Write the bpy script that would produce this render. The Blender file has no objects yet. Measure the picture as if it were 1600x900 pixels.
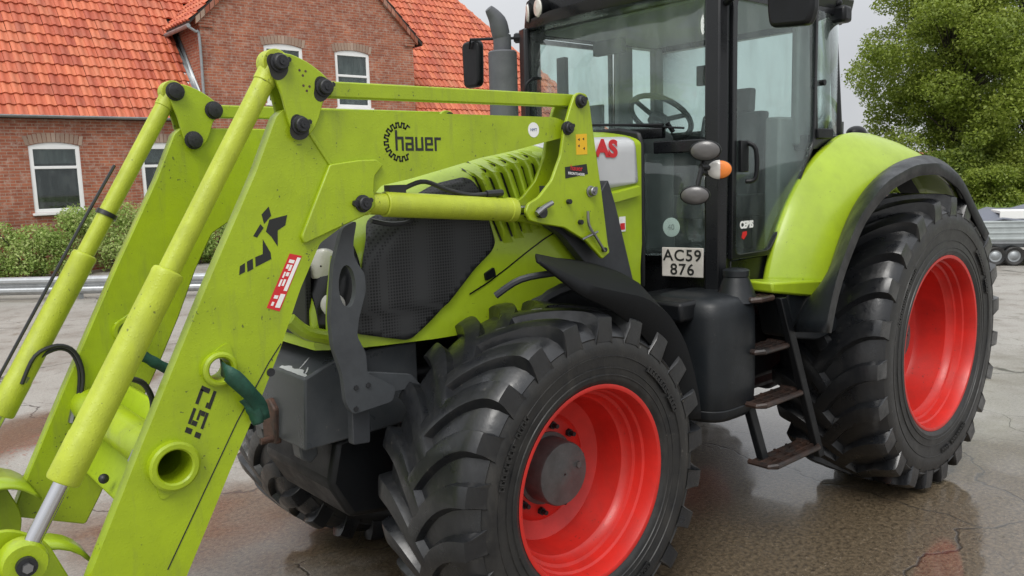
import bpy, bmesh, math, random
import numpy as np
from mathutils import Vector, Matrix
from mathutils.geometry import tessellate_polygon
random.seed(7); rng = np.random.default_rng(7)
PI = math.pi
S = bpy.context.scene
COL = S.collection

# ---------------------------------------------------------------- render, camera, light
S.render.engine = 'CYCLES'
S.view_settings.view_transform = 'Standard'; S.view_settings.look = 'None'
S.view_settings.gamma = 1; S.view_settings.use_curve_mapping = False
S.view_settings.exposure = EXPO = 0.32
S.cycles.max_bounces = 10; S.cycles.transparent_max_bounces = 24
S.cycles.transmission_bounces = 8; S.cycles.glossy_bounces = 5

cd = bpy.data.cameras.new('camera'); cam = bpy.data.objects.new('camera', cd); COL.objects.link(cam)
cd.sensor_width = 36; cd.lens = 1274.21/1600*36; cd.clip_start = .05; cd.clip_end = 1000
yaw, pit, rol = math.radians(-130.84), math.radians(-7.87), math.radians(-1.70)
fw = Vector((math.cos(yaw)*math.cos(pit), math.sin(yaw)*math.cos(pit), math.sin(pit)))
rt = Vector((math.sin(yaw), -math.cos(yaw), 0)); up = rt.cross(fw)
rt2 = math.cos(rol)*rt+math.sin(rol)*up; up2 = -math.sin(rol)*rt+math.cos(rol)*up
M = Matrix((rt2, up2, -fw)).transposed().to_4x4(); M.translation = (5.4553, 3.374, 2.1203)
cam.matrix_world = M; S.camera = cam

SUN_EL, SUN_AZ = math.radians(52), math.radians(35)     # azimuth measured from +X towards +Y
sd = bpy.data.lights.new('sun', 'SUN'); sun = bpy.data.objects.new('sun', sd); COL.objects.link(sun)
sd.energy = 1.5; sd.angle = math.radians(26); sd.color = (1, .97, .92)
dvec = Vector((math.cos(SUN_EL)*math.cos(SUN_AZ), math.cos(SUN_EL)*math.sin(SUN_AZ), math.sin(SUN_EL)))
sun.rotation_euler = dvec.to_track_quat('Z', 'Y').to_euler()

W = bpy.data.worlds.new('World'); S.world = W; W.use_nodes = True
nt = W.node_tree; nt.nodes.clear()
def N(nt, t, **kw):
    n = nt.nodes.new(t)
    for k, v in kw.items():
        if k in n.inputs: n.inputs[k].default_value = v
        else: setattr(n, k, v)
    return n
sky = N(nt, 'ShaderNodeTexSky', sky_type='NISHITA'); sky.sun_disc = False
sky.sun_elevation = SUN_EL; sky.sun_rotation = PI/2-SUN_AZ; sky.dust_density = 4; sky.air_density = 1
hs = N(nt, 'ShaderNodeHueSaturation'); hs.inputs['Saturation'].default_value = .18
tc = N(nt, 'ShaderNodeTexCoord')
ns = N(nt, 'ShaderNodeTexNoise'); ns.inputs['Scale'].default_value = 3.2; ns.inputs['Detail'].default_value = 6; ns.inputs['Roughness'].default_value = .55
cr = N(nt, 'ShaderNodeValToRGB'); cr.color_ramp.elements[0].position = .3; cr.color_ramp.elements[1].position = .72
cr.color_ramp.elements[0].color = (9.2, 9.5, 10.0, 1); cr.color_ramp.elements[1].color = (11.6, 11.8, 12.1, 1)
mx = N(nt, 'ShaderNodeMix', data_type='RGBA'); mx.inputs[0].default_value = .72
bg = N(nt, 'ShaderNodeBackground'); bg.inputs['Strength'].default_value = .068
wo = N(nt, 'ShaderNodeOutputWorld')
L = nt.links.new
L(sky.outputs[0], hs.inputs['Color']); L(tc.outputs['Generated'], ns.inputs['Vector']); L(ns.outputs[0], cr.inputs[0])
sx = N(nt, 'ShaderNodeSeparateXYZ'); L(tc.outputs['Generated'], sx.inputs[0])
zr_ = N(nt, 'ShaderNodeMapRange'); zr_.inputs[1].default_value = .12; zr_.inputs[2].default_value = 1; zr_.inputs[3].default_value = .92; zr_.inputs[4].default_value = 2.1; L(sx.outputs[2], zr_.inputs[0])
gm = N(nt, 'ShaderNodeMix', data_type='RGBA', blend_type='MULTIPLY'); gm.inputs[0].default_value = 1; L(mx.outputs[2], gm.inputs[6]); L(zr_.outputs[0], gm.inputs[7])
L(hs.outputs[0], mx.inputs[6]); L(cr.outputs[0], mx.inputs[7]); L(gm.outputs[2], bg.inputs[0]); L(bg.outputs[0], wo.inputs[0])

# ---------------------------------------------------------------- materials
MATS = {}
def wear(m, specks, streak, cs=(.05, .055, .02), ct=(.20, .25, .03), ss=70):
    """dirt streaks and small chips over a paint"""
    t = m.node_tree; l = t.links.new; b = t.nodes['Principled BSDF']; src = b.inputs['Base Color'].links[0].from_socket
    co = N(t, 'ShaderNodeTexCoord'); mp = N(t, 'ShaderNodeMapping'); mp.inputs['Scale'].default_value = (14, 14, 2.2); l(co.outputs['Object'], mp.inputs[0])
    n = N(t, 'ShaderNodeTexNoise'); n.inputs['Scale'].default_value = 1.0; n.inputs['Detail'].default_value = 7; n.inputs['Roughness'].default_value = .7; l(mp.outputs[0], n.inputs['Vector'])
    r = N(t, 'ShaderNodeMapRange'); r.inputs[1].default_value = .52; r.inputs[2].default_value = .75; r.inputs[4].default_value = streak; l(n.outputs[0], r.inputs[0])
    a = N(t, 'ShaderNodeMix', data_type='RGBA'); a.inputs[7].default_value = (*ct, 1); l(r.outputs[0], a.inputs[0]); l(src, a.inputs[6])
    n2 = N(t, 'ShaderNodeTexNoise'); n2.inputs['Scale'].default_value = ss; n2.inputs['Detail'].default_value = 2; l(co.outputs['Object'], n2.inputs['Vector'])
    n3 = N(t, 'ShaderNodeTexNoise'); n3.inputs['Scale'].default_value = 5; l(co.outputs['Object'], n3.inputs['Vector'])
    ad = N(t, 'ShaderNodeMath', operation='MULTIPLY_ADD'); l(n3.outputs[0], ad.inputs[0]); ad.inputs[1].default_value = .35; l(n2.outputs[0], ad.inputs[2])
    r2 = N(t, 'ShaderNodeMapRange'); r2.inputs[1].default_value = .90; r2.inputs[2].default_value = .94; r2.inputs[4].default_value = specks; l(ad.outputs[0], r2.inputs[0])
    c = N(t, 'ShaderNodeMix', data_type='RGBA'); c.inputs[7].default_value = (*cs, 1); l(r2.outputs[0], c.inputs[0]); l(a.outputs[2], c.inputs[6]); l(c.outputs[2], b.inputs['Base Color'])
def mat(name, col, rough=.5, metal=0, spec=.5, coat=0, var=.0, vscale=6, col2=None, bump=0, bscale=60, rvar=0, drops=0, detail=4):
    """principled with optional procedural colour variation, fine bump and rain drops"""
    m = bpy.data.materials.new(name); m.use_nodes = True; MATS[name] = m
    t = m.node_tree; b = t.nodes['Principled BSDF']
    b.inputs['Base Color'].default_value = (*col, 1); b.inputs['Roughness'].default_value = rough
    b.inputs['Metallic'].default_value = metal; b.inputs['Specular IOR Level'].default_value = spec
    b.inputs['Coat Weight'].default_value = coat; b.inputs['Coat Roughness'].default_value = .16 if name == 'rubber' else .08
    l = t.links.new; co = N(t, 'ShaderNodeTexCoord')
    if var or col2 or rvar:
        n = N(t, 'ShaderNodeTexNoise'); n.inputs['Scale'].default_value = vscale; n.inputs['Detail'].default_value = detail
        n.inputs['Roughness'].default_value = .65
        l(co.outputs['Object'], n.inputs['Vector'])
        r = N(t, 'ShaderNodeMapRange'); r.inputs[1].default_value = .35; r.inputs[2].default_value = .7
        l(n.outputs[0], r.inputs[0])
        if var or col2:
            c2 = col2 or tuple(c*(1-var) for c in col)
            mm = N(t, 'ShaderNodeMix', data_type='RGBA'); mm.inputs[6].default_value = (*col, 1); mm.inputs[7].default_value = (*c2, 1)
            l(r.outputs[0], mm.inputs[0]); l(mm.outputs[2], b.inputs['Base Color'])
        if rvar:
            rr = N(t, 'ShaderNodeMapRange'); rr.inputs[3].default_value = rough; rr.inputs[4].default_value = rough+rvar
            l(r.outputs[0], rr.inputs[0]); l(rr.outputs[0], b.inputs['Roughness'])
    prev = None
    if bump:
        n2 = N(t, 'ShaderNodeTexNoise'); n2.inputs['Scale'].default_value = bscale; n2.inputs['Detail'].default_value = 3
        l(co.outputs['Object'], n2.inputs['Vector'])
        bp = N(t, 'ShaderNodeBump'); bp.inputs['Strength'].default_value = bump; bp.inputs['Distance'].default_value = .004
        l(n2.outputs[0], bp.inputs['Height']); l(bp.outputs[0], b.inputs['Normal']); prev = bp
    if drops:
        v = N(t, 'ShaderNodeTexVoronoi'); v.inputs['Scale'].default_value = 85
        l(co.outputs['Object'], v.inputs['Vector'])
        q = N(t, 'ShaderNodeMapRange'); q.inputs[1].default_value = .12; q.inputs[2].default_value = .34; q.inputs[3].default_value = 1; q.inputs[4].default_value = 0
        l(v.outputs['Distance'], q.inputs[0])
        bp = N(t, 'ShaderNodeBump'); bp.inputs['Strength'].default_value = drops; bp.inputs['Distance'].default_value = .004
        l(q.outputs[0], bp.inputs['Height'])
        if prev: l(prev.outputs[0], bp.inputs['Normal'])
        l(bp.outputs[0], b.inputs['Normal'])
    return m
mat('lime', (.345, .475, .018), .30, var=.22, vscale=3.5, bump=.05, bscale=90, drops=.10, rvar=.15, coat=.2)
mat('lime_loader', (.315, .425, .006), .34, var=.20, vscale=5, bump=.10, bscale=70, drops=.14, rvar=.18, coat=.1)
mat('lime_cylinder', (.40, .47, .03), .42, var=.16, vscale=14, bump=.12, bscale=120, drops=.2, rvar=.15)
mat('red', (.58, .020, .013), .36, var=.3, vscale=4, coat=.05, drops=.08, rvar=.12)
mat('rubber', (.009, .010, .012), .24, var=.45, vscale=9, bump=.30, bscale=45, rvar=.34, spec=.5, coat=.35)
mat('rubber_side', (.010, .0105, .0115), .34, col2=(.026, .0245, .022), vscale=9, bump=.25, bscale=80, rvar=.3, detail=8)
mat('black', (.006, .0068, .008), .34, spec=.3, var=.3, vscale=8, bump=.12, bscale=110, rvar=.2)
mat('black_gloss', (.007, .0078, .009), .24, spec=.4, rvar=.15, vscale=6, coat=.1)
mat('plastic', (.010, .0125, .015), .34, spec=.4, var=.35, vscale=7, bump=.15, bscale=140, rvar=.2)
mat('dark_grey', (.036, .039, .044), .42, var=.3, vscale=7, bump=.1, bscale=90, rvar=.2)
mat('mid_grey', (.052, .057, .062), .38, var=.35, vscale=6, bump=.1, bscale=60, rvar=.25)
mat('weight_grey', (.050, .056, .062), .26, col2=(.075, .08, .085), vscale=5, bump=.12, bscale=40, rvar=.25)
mat('exhaust', (.085, .09, .10), .55, var=.3, vscale=9, bump=.1, bscale=60)
mat('steel', (.34, .34, .35), .34, metal=1, var=.3, vscale=12, rvar=.2)
mat('chrome', (.62, .62, .64), .14, metal=1)
mat('bolt', (.030, .031, .034), .5, var=.5, vscale=50, metal=.3, bump=.3, bscale=120)
mat('rust', (.10, .048, .032), .6, col2=(.025, .018, .016), vscale=22, bump=.4, bscale=70)
mat('black_matte', (.006, .0066, .0075), .62, spec=.18, var=.3, vscale=8, bump=.2, bscale=120)
mat('step_iron', (.013, .012, .012), .45, col2=(.050, .026, .018), vscale=9, bump=.3, bscale=80)
mat('grease', (.020, .020, .014), .45, var=.4, vscale=30)
mat('hub', (.085, .082, .080), .5, var=.4, vscale=14, bump=.25, bscale=80)
mat('interior', (.060, .064, .066), .7, var=.3, vscale=10)
mat('seat', (.070, .072, .075), .85, var=.3, vscale=20)
mat('headliner', (.30, .31, .30), .9)
mat('trim', (.20, .21, .21), .75, var=.2, vscale=8)
mat('silver', (.50, .51, .52), .35, var=.1, vscale=4)
mat('white', (.78, .78, .76), .4, var=.08, vscale=6)
mat('white_frame', (.80, .80, .79), .4, var=.06, vscale=3)
mat('decal_black', (.012, .013, .012), .5)
mat('decal_red', (.55, .020, .025), .4)
mat('decal_yellow', (.72, .42, .01), .4)
mat('decal_grey', (.35, .35, .34), .4)
mat('decal_blue', (.06, .10, .22), .4)
mat('plate', (.56, .53, .48), .4, var=.2, vscale=12)
mat('strap', (.010, .070, .042), .6, var=.4, vscale=30, bump=.4, bscale=200)
mat('hose', (.014, .015, .016), .4)
mat('lamp_lens', (.62, .60, .55), .12, coat=.5, bump=.3, bscale=160)
mat('lamp_grey', (.095, .09, .088), .3, coat=.4, bump=.25, bscale=150)
mat('orange_lens', (.75, .20, .02), .12, coat=.5, bump=.3, bscale=160)
mat('mesh', (.011, .012, .0125), .5, spec=.35, var=.3, vscale=4)
mat('zinc', (.34, .36, .37), .45, metal=.6, var=.3, vscale=5, bump=.1)
mat('galvanised', (.52, .54, .55), .32, metal=.75, var=.25, vscale=7, rvar=.15)
mat('galv_side', (.42, .46, .46), .45, metal=.4, var=.25, vscale=3, rvar=.15)
mat('dark_wood', (.028, .024, .022), .7)
mat('tarp_white', (.7, .7, .68), .5, bump=.3, bscale=8)
mat('tarp_grey', (.12, .13, .16), .6, bump=.4, bscale=10)
mat('bark', (.06, .05, .038), .9, var=.5, vscale=6, bump=.6, bscale=12)
mat('soil', (.05, .04, .03), .95, var=.4, vscale=4)
mat('room', (.03, .03, .03), .9)
mat('curtain', (.45, .45, .43), .8)

_t = MATS['mesh'].node_tree; _v = N(_t, 'ShaderNodeTexVoronoi'); _v.inputs['Scale'].default_value = 75; _v.inputs['Randomness'].default_value = 0
_c = N(_t, 'ShaderNodeTexCoord'); _t.links.new(_c.outputs['Object'], _v.inputs['Vector'])
_r = N(_t, 'ShaderNodeMapRange'); _r.inputs[1].default_value = .30; _r.inputs[2].default_value = .45; _t.links.new(_v.outputs['Distance'], _r.inputs[0])
_m = N(_t, 'ShaderNodeMix', data_type='RGBA'); _m.inputs[6].default_value = (.004, .004, .0045, 1); _m.inputs[7].default_value = (.030, .031, .032, 1); _t.links.new(_r.outputs[0], _m.inputs[0]); _t.links.new(_m.outputs[2], _t.nodes['Principled BSDF'].inputs['Base Color'])
wear(MATS['lime_loader'], .85, .75); wear(MATS['lime_cylinder'], .7, .5, ct=(.26, .30, .06)); wear(MATS['lime'], .5, .22)
wear(MATS['red'], .6, .35, cs=(.12, .02, .015), ct=(.40, .035, .022), ss=50)
wear(MATS['rubber'], .5, .55, cs=(.05, .047, .042), ct=(.026, .025, .023), ss=40); wear(MATS['rubber_side'], .9, .8, cs=(.075, .07, .06), ct=(.042, .039, .034), ss=45)
wear(MATS['plastic'], .4, .5, cs=(.04, .04, .04), ct=(.022, .024, .026)); wear(MATS['weight_grey'], .8, .5, cs=(.12, .115, .11), ct=(.055, .058, .06), ss=40)
def leafmat(name, c1, c2, c3, scale):
    m = bpy.data.materials.new(name); m.use_nodes = True; MATS[name] = m
    t = m.node_tree; b = t.nodes['Principled BSDF']; l = t.links.new
    g = N(t, 'ShaderNodeNewGeometry'); co = N(t, 'ShaderNodeTexCoord')
    n = N(t, 'ShaderNodeTexNoise'); n.inputs['Scale'].default_value = scale; n.inputs['Detail'].default_value = 3
    l(co.outputs['Object'], n.inputs['Vector'])
    ad = N(t, 'ShaderNodeMath', operation='MULTIPLY_ADD'); l(g.outputs['Random Per Island'], ad.inputs[0]); ad.inputs[1].default_value = .45; l(n.outputs[0], ad.inputs[2])
    r = N(t, 'ShaderNodeValToRGB'); e = r.color_ramp.elements
    e[0].position = .35; e[0].color = (*c1, 1); e[1].position = 1.0; e[1].color = (*c3, 1)
    e.new(.68).color = (*c2, 1)
    l(ad.outputs[0], r.inputs[0]); l(r.outputs[0], b.inputs['Base Color'])
    b.inputs['Roughness'].default_value = .55
    tr = N(t, 'ShaderNodeBsdfTranslucent'); l(r.outputs[0], tr.inputs['Color'])
    ms = N(t, 'ShaderNodeMixShader'); ms.inputs[0].default_value = .38
    l(b.outputs[0], ms.inputs[1]); l(tr.outputs[0], ms.inputs[2]); l(ms.outputs[0], t.nodes['Material Output'].inputs[0])
    return m
leafmat('leaf_tree', (.11, .155, .02), (.22, .285, .036), (.30, .36, .06), .35)
leafmat('leaf_dark', (.065, .105, .014), (.13, .19, .026), (.22, .27, .05), .35)
leafmat('leaf_hedge', (.16, .25, .05), (.31, .44, .10), (.50, .56, .22), 1.1)
leafmat('grass', (.10, .17, .022), (.16, .24, .035), (.24, .30, .06), .6)

def glassmat(name, tint, rough=.03, gmix=1.0):
    """thin tinted pane: transparent tint under a fresnel reflection, with rain smears"""
    m = bpy.data.materials.new(name); m.use_nodes = True; MATS[name] = m
    t = m.node_tree; t.nodes.remove(t.nodes['Principled BSDF']); l = t.links.new
    tr = N(t, 'ShaderNodeBsdfTransparent'); tr.inputs[0].default_value = (*tint, 1)
    gl = N(t, 'ShaderNodeBsdfGlossy'); gl.inputs['Roughness'].default_value = rough; gl.inputs[0].default_value = (.9, .95, .94, 1)
    ge = N(t, 'ShaderNodeNewGeometry'); dt = N(t, 'ShaderNodeVectorMath', operation='DOT_PRODUCT'); l(ge.outputs['Incoming'], dt.inputs[0]); l(ge.outputs['Normal'], dt.inputs[1])
    ab = N(t, 'ShaderNodeMath', operation='ABSOLUTE'); l(dt.outputs['Value'], ab.inputs[0])
    su_ = N(t, 'ShaderNodeMath', operation='SUBTRACT'); su_.inputs[0].default_value = 1; l(ab.outputs[0], su_.inputs[1])
    pw = N(t, 'ShaderNodeMath', operation='POWER'); pw.inputs[1].default_value = 5; l(su_.outputs[0], pw.inputs[0])
    fr = N(t, 'ShaderNodeMath', operation='MULTIPLY_ADD'); fr.inputs[1].default_value = .96; fr.inputs[2].default_value = .04; l(pw.outputs[0], fr.inputs[0])
    mu = N(t, 'ShaderNodeMath', operation='MULTIPLY'); mu.inputs[1].default_value = gmix; mu.use_clamp = True
    ms = N(t, 'ShaderNodeMixShader')
    co = N(t, 'ShaderNodeTexCoord'); n = N(t, 'ShaderNodeTexNoise'); n.inputs['Scale'].default_value = 9; n.inputs['Detail'].default_value = 6
    mp = N(t, 'ShaderNodeMapping'); mp.inputs['Scale'].default_value = (1, 1, .25)
    l(co.outputs['Object'], mp.inputs[0]); l(mp.outputs[0], n.inputs['Vector'])
    d0 = N(t, 'ShaderNodeBsdfDiffuse'); d0.inputs[0].default_value = (.55, .6, .58, 1); d1 = N(t, 'ShaderNodeBsdfTranslucent'); d1.inputs[0].default_value = (.6, .66, .64, 1)
    df = N(t, 'ShaderNodeMixShader'); df.inputs[0].default_value = .5; l(d0.outputs[0], df.inputs[1]); l(d1.outputs[0], df.inputs[2])
    rg = N(t, 'ShaderNodeMapRange'); rg.inputs[1].default_value = .45; rg.inputs[2].default_value = .8; rg.inputs[3].default_value = .04; rg.inputs[4].default_value = .17
    l(n.outputs[0], rg.inputs[0])
    m2 = N(t, 'ShaderNodeMixShader')
    l(rg.outputs[0], m2.inputs[0]); l(tr.outputs[0], m2.inputs[1]); l(df.outputs[0], m2.inputs[2])
    l(fr.outputs[0], mu.inputs[0]); l(mu.outputs[0], ms.inputs[0]); l(m2.outputs[0], ms.inputs[1]); l(gl.outputs[0], ms.inputs[2])
    l(ms.outputs[0], t.nodes['Material Output'].inputs[0])
    return m
glassmat('cab_glass', (.915, .98, .962), .02, 1.15)
glassmat('house_glass', (.55, .60, .60), .02, 1.6)

def brickmat():
    m = bpy.data.materials.new('brick'); m.use_nodes = True; MATS['brick'] = m
    t = m.node_tree; b = t.nodes['Principled BSDF']; l = t.links.new
    uv = N(t, 'ShaderNodeUVMap'); br = N(t, 'ShaderNodeTexBrick')
    br.inputs['Scale'].default_value = 1; br.inputs['Brick Width'].default_value = .24; br.inputs['Row Height'].default_value = .076
    br.inputs['Mortar Size'].default_value = .009; br.inputs['Mortar Smooth'].default_value = .2; br.inputs['Bias'].default_value = -.1
    br.inputs['Color1'].default_value = (.29, .090, .050, 1); br.inputs['Color2'].default_value = (.43, .155, .085, 1)
    br.inputs['Mortar'].default_value = (.36, .275, .215, 1)
    l(uv.outputs[0], br.inputs['Vector'])
    n = N(t, 'ShaderNodeTexNoise'); n.inputs['Scale'].default_value = 1.1; n.inputs['Detail'].default_value = 7; n.inputs['Roughness'].default_value = .7
    l(uv.outputs[0], n.inputs['Vector'])
    r = N(t, 'ShaderNodeValToRGB'); r.color_ramp.elements[0].position = .35; r.color_ramp.elements[0].color = (.66, .58, .57, 1)
    r.color_ramp.elements[1].position = .68; r.color_ramp.elements[1].color = (1.12, 1.06, 1.0, 1)
    l(n.outputs[0], r.inputs[0])
    mu = N(t, 'ShaderNodeMix', data_type='RGBA', blend_type='MULTIPLY'); mu.inputs[0].default_value = 1
    l(br.outputs[0], mu.inputs[6]); l(r.outputs[0], mu.inputs[7])
    # pale lime bloom in patches
    n2 = N(t, 'ShaderNodeTexNoise'); n2.inputs['Scale'].default_value = 5.5; n2.inputs['Detail'].default_value = 9; n2.inputs['Roughness'].default_value = .75
    l(uv.outputs[0], n2.inputs['Vector'])
    r2 = N(t, 'ShaderNodeMapRange'); r2.inputs[1].default_value = .50; r2.inputs[2].default_value = .64; r2.inputs[4].default_value = .5
    l(n2.outputs[0], r2.inputs[0])
    m2 = N(t, 'ShaderNodeMix', data_type='RGBA'); m2.inputs[7].default_value = (.46, .35, .29, 1)
    l(r2.outputs[0], m2.inputs[0]); l(mu.outputs[2], m2.inputs[6]); l(m2.outputs[2], b.inputs['Base Color'])
    b.inputs['Roughness'].default_value = .85
    bp = N(t, 'ShaderNodeBump'); bp.inputs['Strength'].default_value = .5; bp.inputs['Distance'].default_value = .01; bp.invert = True
    l(br.outputs['Fac'], bp.inputs['Height']); l(bp.outputs[0], b.inputs['Normal'])
brickmat()

def tilemat():
    m = bpy.data.materials.new('tile'); m.use_nodes = True; MATS['tile'] = m
    t = m.node_tree; b = t.nodes['Principled BSDF']; l = t.links.new
    uv = N(t, 'ShaderNodeUVMap')
    fl = N(t, 'ShaderNodeVectorMath', operation='FLOOR'); l(uv.outputs[0], fl.inputs[0])
    wn = N(t, 'ShaderNodeTexWhiteNoise'); wn.noise_dimensions = '2D'; l(fl.outputs[0], wn.inputs['Vector'])
    r = N(t, 'ShaderNodeValToRGB'); e = r.color_ramp.elements
    e[0].color = (.36, .072, .036, 1); e[1].color = (.58, .165, .075, 1); e.new(.5).color = (.49, .112, .050, 1)
    l(wn.outputs['Value'], r.inputs[0])
    n = N(t, 'ShaderNodeTexNoise'); n.inputs['Scale'].default_value = .35; n.inputs['Detail'].default_value = 8; n.inputs['Roughness'].default_value = .7
    l(uv.outputs[0], n.inputs['Vector'])
    rg = N(t, 'ShaderNodeMapRange'); rg.inputs[1].default_value = .48; rg.inputs[2].default_value = .72; rg.inputs[4].default_value = .6
    l(n.outputs[0], rg.inputs[0])
    mm = N(t, 'ShaderNodeMix', data_type='RGBA'); mm.inputs[7].default_value = (.34, .15, .085, 1)
    l(rg.outputs[0], mm.inputs[0]); l(r.outputs[0], mm.inputs[6]); l(mm.outputs[2], b.inputs['Base Color'])
    b.inputs['Roughness'].default_value = .6
tilemat()

def groundmat():
    m = bpy.data.materials.new('wet_concrete'); m.use_nodes = True; MATS['wet_concrete'] = m
    t = m.node_tree; b = t.nodes['Principled BSDF']; l = t.links.new
    co = N(t, 'ShaderNodeTexCoord')
    def noise(sc, det=6, ro=.6):
        n = N(t, 'ShaderNodeTexNoise'); n.inputs['Scale'].default_value = sc; n.inputs['Detail'].default_value = det; n.inputs['Roughness'].default_value = ro
        l(co.outputs['Object'], n.inputs['Vector']); return n.outputs[0]
    def rng_(v, a, b_, c=0, d=1):
        r = N(t, 'ShaderNodeMapRange'); r.inputs[1].default_value = a; r.inputs[2].default_value = b_; r.inputs[3].default_value = c; r.inputs[4].default_value = d
        l(v, r.inputs[0]); return r.outputs[0]
    def math_(op, a, b_):
        q = N(t, 'ShaderNodeMath', operation=op)
        for i, x in enumerate((a, b_)):
            if isinstance(x, (int, float)): q.inputs[i].default_value = x
            else: l(x, q.inputs[i])
        q.use_clamp = True; return q.outputs[0]
    def mixc(f, a, b_):
        q = N(t, 'ShaderNodeMix', data_type='RGBA')
        for i, x in ((0, f), (6, a), (7, b_)):
            if isinstance(x, tuple): q.inputs[i].default_value = (*x, 1)
            elif isinstance(x, (int, float)): q.inputs[i].default_value = x
            else: l(x, q.inputs[i])
        return q.outputs[2]
    def blob(cx, cy, rx, ry, ang=0, soft=.5, wob=.45):
        """a stain with a ragged edge: 1 inside, 0 outside"""
        mp = N(t, 'ShaderNodeMapping', vector_type='TEXTURE'); mp.inputs['Location'].default_value = (cx, cy, 0); mp.inputs['Rotation'].default_value = (0, 0, ang); mp.inputs['Scale'].default_value = (rx, ry, 1)
        l(co.outputs['Object'], mp.inputs[0])
        ln = N(t, 'ShaderNodeVectorMath', operation='LENGTH'); l(mp.outputs[0], ln.inputs[0])
        n = noise(1.6, 7, .6)
        q = N(t, 'ShaderNodeMath', operation='MULTIPLY_ADD'); l(n, q.inputs[0]); q.inputs[1].default_value = wob*2; l(ln.outputs['Value'], q.inputs[2])
        return rng_(q.outputs[0], 1+wob-soft/2, 1+wob+soft/2, 1, 0)
    fine = noise(38, 8, .75); med = noise(3.3, 8, .65); big = noise(.45, 5, .6)
    dry = mixc(rng_(fine, .32, .68), (.19, .178, .155), (.39, .372, .335))
    dry = mixc(rng_(med, .35, .7, 0, .6), dry, (.265, .250, .225))
    dry = mixc(rng_(big, .4, .65, 0, .5), dry, (.38, .365, .335))
    dry = mixc(rng_(noise(1.1, 8, .68), .48, .66, 0, .62), dry, (.15, .125, .10))
    dry = mixc(rng_(noise(75, 2, .5), .60, .68, 0, .6), dry, (.06, .052, .045))
    wetc = mixc(rng_(fine, .38, .62), (.042, .031, .019), (.165, .125, .078))
    # pebbles in the worn surface
    vo = N(t, 'ShaderNodeTexVoronoi'); vo.inputs['Scale'].default_value = 75; l(co.outputs['Object'], vo.inputs['Vector'])
    peb = rng_(vo.outputs['Distance'], .10, .30, 1, 0)
    pebm = math_('MULTIPLY', peb, rng_(noise(23, 4, .7), .54, .62))
    wetc = mixc(math_('MULTIPLY', pebm, .95), wetc, (.40, .34, .26))
    # wet area around the machine (ragged-edged), plus scattered damp patches
    wet = blob(1.6, 1.2, 3.0, 2.3, math.radians(-18), .5, .45)
    wet = math_('MAXIMUM', wet, math_('MULTIPLY', blob(4.6, -4.6, 1.6, .55, .35, .5, .5), .9))
    wet = math_('MAXIMUM', wet, rng_(med, .58, .72, 0, .7))
    wet = math_('MAXIMUM', wet, blob([(3.296,-1.223)][0][0], [(3.296,-1.223)][0][1], 1.5, .75, -.7, .5, .5))
    wet = math_('MAXIMUM', wet, blob([(4.076,-4.832)][0][0], [(4.076,-4.832)][0][1], 2.2, .22, .75, .4, .4))
    film = math_('MAXIMUM', wet, blob(.5, 2.0, 5.2, 4.2, 0, .8, .5))
    colr = mixc(wet, dry, wetc)
    # leaf litter, reddish, at the left edge
    v2 = N(t, 'ShaderNodeTexVoronoi'); v2.inputs['Scale'].default_value = 24; l(co.outputs['Object'], v2.inputs['Vector'])
    lit = math_('MULTIPLY', blob([(4.244,-4.208)][0][0], [(4.244,-4.208)][0][1], 1.0, .22, .75, .5, .5), math_('MULTIPLY', rng_(v2.outputs['Distance'], .24, .34, 1, 0), rng_(noise(9, 5, .8), .47, .55)))
    colr = mixc(lit, colr, (.22, .060, .035))
    # cracks and slab joints
    def crack(sc, w, det=4):
        n = N(t, 'ShaderNodeTexNoise'); n.inputs['Scale'].default_value = 2.2; n.inputs['Detail'].default_value = det
        l(co.outputs['Object'], n.inputs['Vector'])
        ad = N(t, 'ShaderNodeVectorMath', operation='MULTIPLY_ADD'); ad.inputs[1].default_value = (.5, .5, 0); l(n.outputs['Color'], ad.inputs[0]); l(co.outputs['Object'], ad.inputs[2])
        v = N(t, 'ShaderNodeTexVoronoi', feature='DISTANCE_TO_EDGE'); v.inputs['Scale'].default_value = sc; l(ad.outputs[0], v.inputs['Vector'])
        return rng_(v.outputs['Distance'], w*.3, w, 1, 0)
    ck = math_('MAXIMUM', crack(.36, .0045), math_('MULTIPLY', crack(1.15, .006, 6), rng_(big, .5, .6)))
    colr = mixc(math_('MULTIPLY', ck, .8), colr, (.035, .030, .025))
    # the broken dark patch beside the step
    bro = blob(2.05, 1.55, .62, .26, -.5, .25, .9)
    bro = math_('MULTIPLY', bro, rng_(noise(7, 8, .7), .42, .52))
    colr = mixc(bro, colr, (.016, .014, .013))
    l(colr, b.inputs['Base Color'])
    pud = math_('MULTIPLY', film, rng_(noise(1.3, 5, .55), .40, .56))
    ro = N(t, 'ShaderNodeMix'); l(wet, ro.inputs[0]); ro.inputs[2].default_value = .55; ro.inputs[3].default_value = .38
    l(ro.outputs[0], b.inputs['Roughness'])
    b.inputs['Specular IOR Level'].default_value = .4
    l(rng_(film, 0, 1, .0, .85), b.inputs['Coat Weight']); l(rng_(pud, 0, 1, .20, .07), b.inputs['Coat Roughness']); b.inputs['Coat IOR'].default_value = 1.45
    cb_ = N(t, 'ShaderNodeBump'); cb_.inputs['Distance'].default_value = .010; l(rng_(pud, 0, 1, .46, .20), cb_.inputs['Strength']); l(math_('ADD', fine, math_('MULTIPLY', med, 1.5)), cb_.inputs['Height']); l(cb_.outputs[0], b.inputs['Coat Normal'])
    hgt = N(t, 'ShaderNodeMath', operation='MULTIPLY_ADD'); l(fine, hgt.inputs[0]); hgt.inputs[1].default_value = 1.0
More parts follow.
